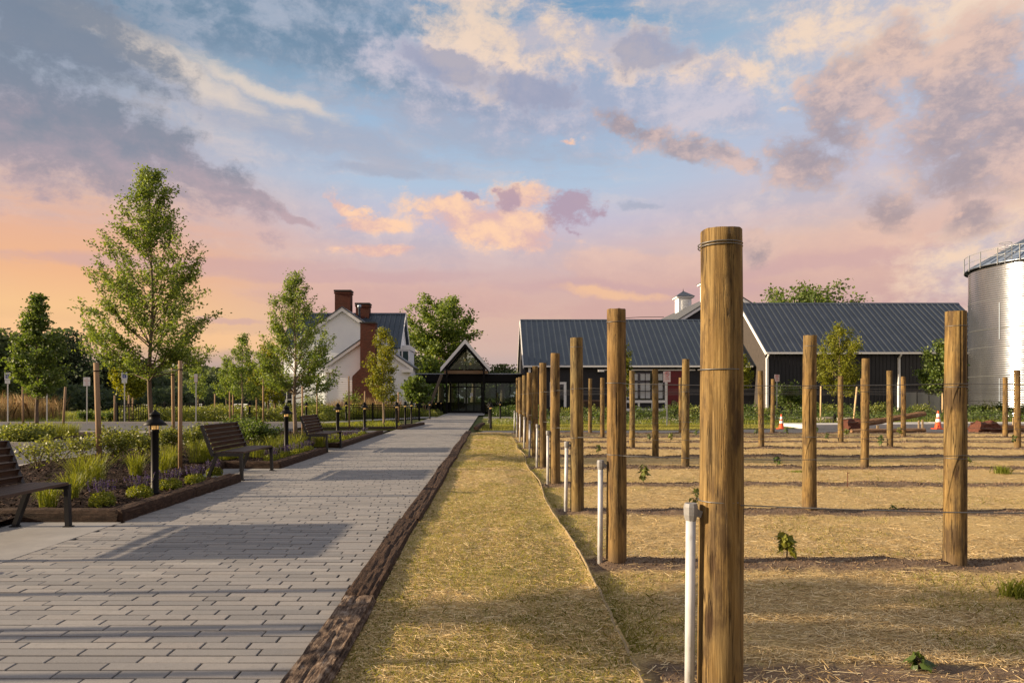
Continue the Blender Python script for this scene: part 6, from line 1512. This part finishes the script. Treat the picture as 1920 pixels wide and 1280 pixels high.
GR = [(90, 952, .30, .12, 'grass clump between the legs of the nearest bench'), (135, 938, .36, .10, 'thin grass clump behind the front leg of the nearest bench'), (152, 915, .50, .16, 'tall grass clump right of the nearest bench seat'), (180, 905, .46, .16, 'tall grass clump behind the leftmost salvia'), (255, 892, .40, .12, 'grass clump left of the nearest bollard'), (305, 888, .42, .14, 'grass clump right of the nearest bollard'), (322, 878, .44, .13, 'grass clump before the thin tree stakes'),
      (372, 868, .50, .22, 'grass clump left of the second bench'), (392, 866, .48, .22, 'grass clump behind the second bench back'), (425, 862, .36, .2, 'grass clump under the second bench seat, left'), (445, 861, .36, .18, 'grass clump under the second bench seat, right'), (482, 858, .38, .2, 'grass clump right of the second bench'), (515, 848, .45, .2, 'grass clump left of the second bollard'), (552, 843, .42, .22, 'grass clump right of the second bollard'), (570, 836, .46, .24, 'bright grass clump left of the third bench'), (600, 838, .36, .2, 'grass clump behind the third bench'), (625, 828, .36, .22, 'grass clump under the third bench')]
for i, (px, py, h, r, l) in enumerate(GR):
    x, y, z = bedpt(px, py); x = min(x, -4.42) if not (10.9 < y < 13.2 or y < 7.5) else min(x, -5.35); grass_clump(x, y, z, h, r, 190 if i < 9 else 200, l, GG)
RG = 'leafy shrubs in the planting beds'
SH = [(70, 880, .55, .60, 480, 'airy shrub behind the nearest bench, leftmost'), (105, 872, .50, .62, 480, 'airy shrub behind the nearest bench, middle one'), (150, 866, .50, .68, 560, 'airy shrub left of the leaning thick stake'), (215, 868, .55, .85, 1900, 'dense bright shrub right of the leaning thick stake'), (262, 860, .50, .66, 1300, 'bright shrub left of the nearest bollard hood'), (312, 852, .50, .75, 1700, 'bright shrub behind the nearest bollard'), (362, 846, .50, .66, 1500, 'bright shrub left of the second bench back'), (455, 834, .7, .85, 2200, 'deep green shrub right behind the second bench'), (485, 838, .6, .72, 1900, 'deep green shrub left of the pale stake'), (388, 838, .5, .6, 1300, 'bright low shrub behind the second bench back')]
for i, (px, py, w, h, n, l) in enumerate(SH):
    x, y, z = bedpt(px, py); y = min(y, 24.5); shrub('leafy_shrub', max(x, -8.5 + w * .5), y, z, w, h, n, 0.058 if i < 7 else .075, 'leaf_deep' if 'deep' in l else 'leaf_shrub', l, RG, seed=700 + i, stems=8 if i < 3 else 12)
# planting of the island round the maple, and the tall dry grasses
for i, (px, py, w, h, l) in enumerate([(40, 830, .8, .55, 'round shrub on the kerbed island, right behind the nearest bench back'), (20, 828, .7, .45, 'low shrub on the kerbed island at the picture edge'), (62, 822, .6, .5, 'shrub on the kerbed island at the maple foot')]):
    x, y = gp(px, py, 0.05); shrub('leafy_shrub', x, y, .05, w, h, 1800, .085, 'leaf_shrub' if i != 1 else 'leaf_deep', l, 'shrubs on the kerbed island', seed=740 + i, stems=12)
for i, (px, py, h, l) in enumerate([(30, 822, .5, 'grass clump left on the kerbed island'), (85, 820, .5, 'grass clump right of the maple trunk'), (108, 818, .5, 'grass clump on the kerbed island near its right end'), (132, 816, .45, 'last grass clump on the kerbed island')]):
    x, y = gp(px, py, 0.05); grass_clump(x, y, .05, h, .35, 420, l, 'grasses on the kerbed island')
n = 26000; xx = RNG.uniform(-46, -27.0, n); yy = RNG.uniform(38.6, 47, n); dens = (xx < -29 + 2.5 * fbm(xx * .4, yy * .4, 2)) ; xx, yy = xx[dens], yy[dens]; n = len(xx)
link('dry_grass', soup('dry_grass', blades(xx, yy, np.full(n, -.05), RNG.uniform(.6, 1.75, n) * np.clip(1 + .3 * fbm(xx * .5, yy * .5, 6), .5, 1.4), RNG.uniform(.010, .022, n), .5), 5, 'blade_dry'), kind='stuff')
# green undergrowth across the far planting, meadow grass, ornamental grasses before the house
def low_mass(name, n, x0, x1, y0, y1, h0, h1, m, leaf, seed, blades_=False, mask=None):
    r = np.random.default_rng(seed); xx = r.uniform(x0, x1, n); yy = r.uniform(y0, y1, n); 
    if mask is not None: k = mask(xx, yy); xx, yy = xx[k], yy[k]
    n = len(xx); hh = (h0 + (h1 - h0) * np.clip(fbm(xx * .7, yy * .7, seed) + .5, 0, 1))
    if blades_: V = blades(xx, yy, np.full(n, -.05), hh * RNG.uniform(.6, 1.1, n), RNG.uniform(.012, .024, n), .7); link(name, soup(name, V, 5, m), kind='stuff')
    else: link(name, soup(name, leaves_soup(np.stack([xx, yy, hh * r.random(n) ** .6 - .05], -1), leaf, 0, .6), 4, m), kind='stuff')
notpath = lambda x, y: (x < -9.6 + (y - 38.3) * 0.43) & ((x < -8.4) | (y > 39))
low_mass('hedge_undergrowth', 26000, -22, -8.5, 39, 46, .35, 1.05, 'leaf_shrub', .13, 5, mask=lambda x, y: notpath(x, y - 0.6))
low_mass('meadow_grass', 22000, -60, -6, 38.5, 62, .12, .40, 'blade_green', 0, 6, True, mask=lambda x, y: (x < -9.8 + (y - 38.5) * .43))
low_mass('ornamental_grass', 12000, -9.2, -4.9, 43, 51, .5, 1.05, 'blade_green', 0, 7, True, mask=lambda x, y: x < -5.3 - np.clip(48.6 - y, 0, 9) * .42)
low_mass('ornamental_plumes', 3500, -11, -6.4, 44.5, 50.5, .9, 1.5, 'blade_dry', 0, 8, True, mask=lambda x, y: x < -5.5 - np.clip(48.6 - y, 0, 9) * .42)
low_mass('porch_border', 5000, -6.4, -3.95, 49, 57, .15, .55, 'leaf_shrub', .10, 9, mask=lambda x, y: x < -3.95)
low_mass('island_plants', 5000, -8.1, -4.25, 29.2, 33.6, .12, .45, 'blade_green', 0, 10, True, mask=lambda x, y: (x < -5.2) | (y > 30.4))
low_mass('barn_border', 15000, 1.2, 44, 35.5, 41.5, .25, .8, 'leaf_deep', .12, 12, mask=lambda x, y: fbm(x * .6, y * .6, 4) > -.35)
low_mass('white_flower_border', 2600, -0.2, 12, 34.2, 36.2, .15, .5, 'flower_white', .045, 13, mask=lambda x, y: fbm(x * 1.2, y * 1.2, 7) > .02)
low_mass('border_grass', 9000, 0, 44, 33.6, 38, .15, .45, 'blade_green', 0, 14, True, mask=lambda x, y: y > 33.6 + np.clip((x - 11) * .4, 0, 1.3))
low_mass('pavilion_border', 3800, -0.1, 3.6, 48, 53, .3, .9, 'leaf_deep', .12, 15)
BG = 'shrubs planted along the barns'
BS = [(1000, 40, .8, .9, 'leaf_deep'), (1068, 40, .7, .9, 'leaf_shrub'), (1093, 39, .7, .85, 'leaf_deep'), (1120, 40, .8, .95, 'leaf_shrub'), (1205, 39, .8, 1.0, 'leaf_deep'), (1262, 40, .9, 1.15, 'leaf_deep'), (1300, 39, .8, 1.0, 'leaf_shrub'), (1402, 41, .9, 1.2, 'leaf_deep'), (1440, 40, .8, 1.0, 'leaf_shrub'), (1520, 40, .9, 1.1, 'leaf_deep'), (1545, 42, .9, 1.2, 'leaf_shrub'), (1590, 41, .8, 1.1, 'leaf_deep'), (1650, 42, .8, 1.2, 'leaf_shrub'), (1690, 42, .7, 1.0, 'leaf_deep'), (1725, 42, .8, 1.1, 'leaf_shrub'), (1830, 43, .6, 1.1, 'leaf_deep'), (1848, 43, .65, 1.25, 'leaf_shrub'), (1882, 43, .6, 1.2, 'leaf_deep'), (1915, 43, .6, 1.1, 'leaf_shrub')]
for i, (px, y, w, h, m) in enumerate(BS): shrub('border_shrub', xa(px, y), y, -.05, w, h, 1100, .12, m, f'low green shrub in the border before the barns, {ORD[i]} from the left', BG, seed=760 + i, stems=10, dense=.03)
shrub('round_bush', xa(1480, 47), 47, 0, 1.25, 3.0, 3600, .16, 'leaf_deep', 'tall airy bush right of the no parking sign at the tall barn', None, seed=790, stems=16)
shrub('round_bush', xa(583, 50), 50, 0, 1.1, 2.0, 900, .15, 'leaf_maple', 'sparse airy bush before the white gable, behind the second elm', None, seed=791, stems=12)
shrub('round_bush', xa(661, 47), 47, 0, .75, 2.3, 900, .13, 'leaf_elm', 'thin airy bush before the foot of the brick chimney', None, seed=792, stems=10)
shrub('round_bush', xa(598, 48), 48, 0, 1.3, 1.0, 1500, .13, 'leaf_deep', 'low dark bush at the corner of the white house', None, seed=793, stems=12)
for i, (px, py, w, h) in enumerate([(158, 789, .6, .75), (207, 789, .7, .8), (185, 788, .5, .5)]):
    x, y = gp(px, py); shrub('meadow_shrub', x, y, -.05, w, h, 900, .12, 'leaf_deep', ['small green shrub at the foot of the pale text sign', 'small green shrub left of the black railing', 'lowest green shrub between the text sign and the railing'][i], 'small shrubs on the verge', seed=795 + i, stems=9)
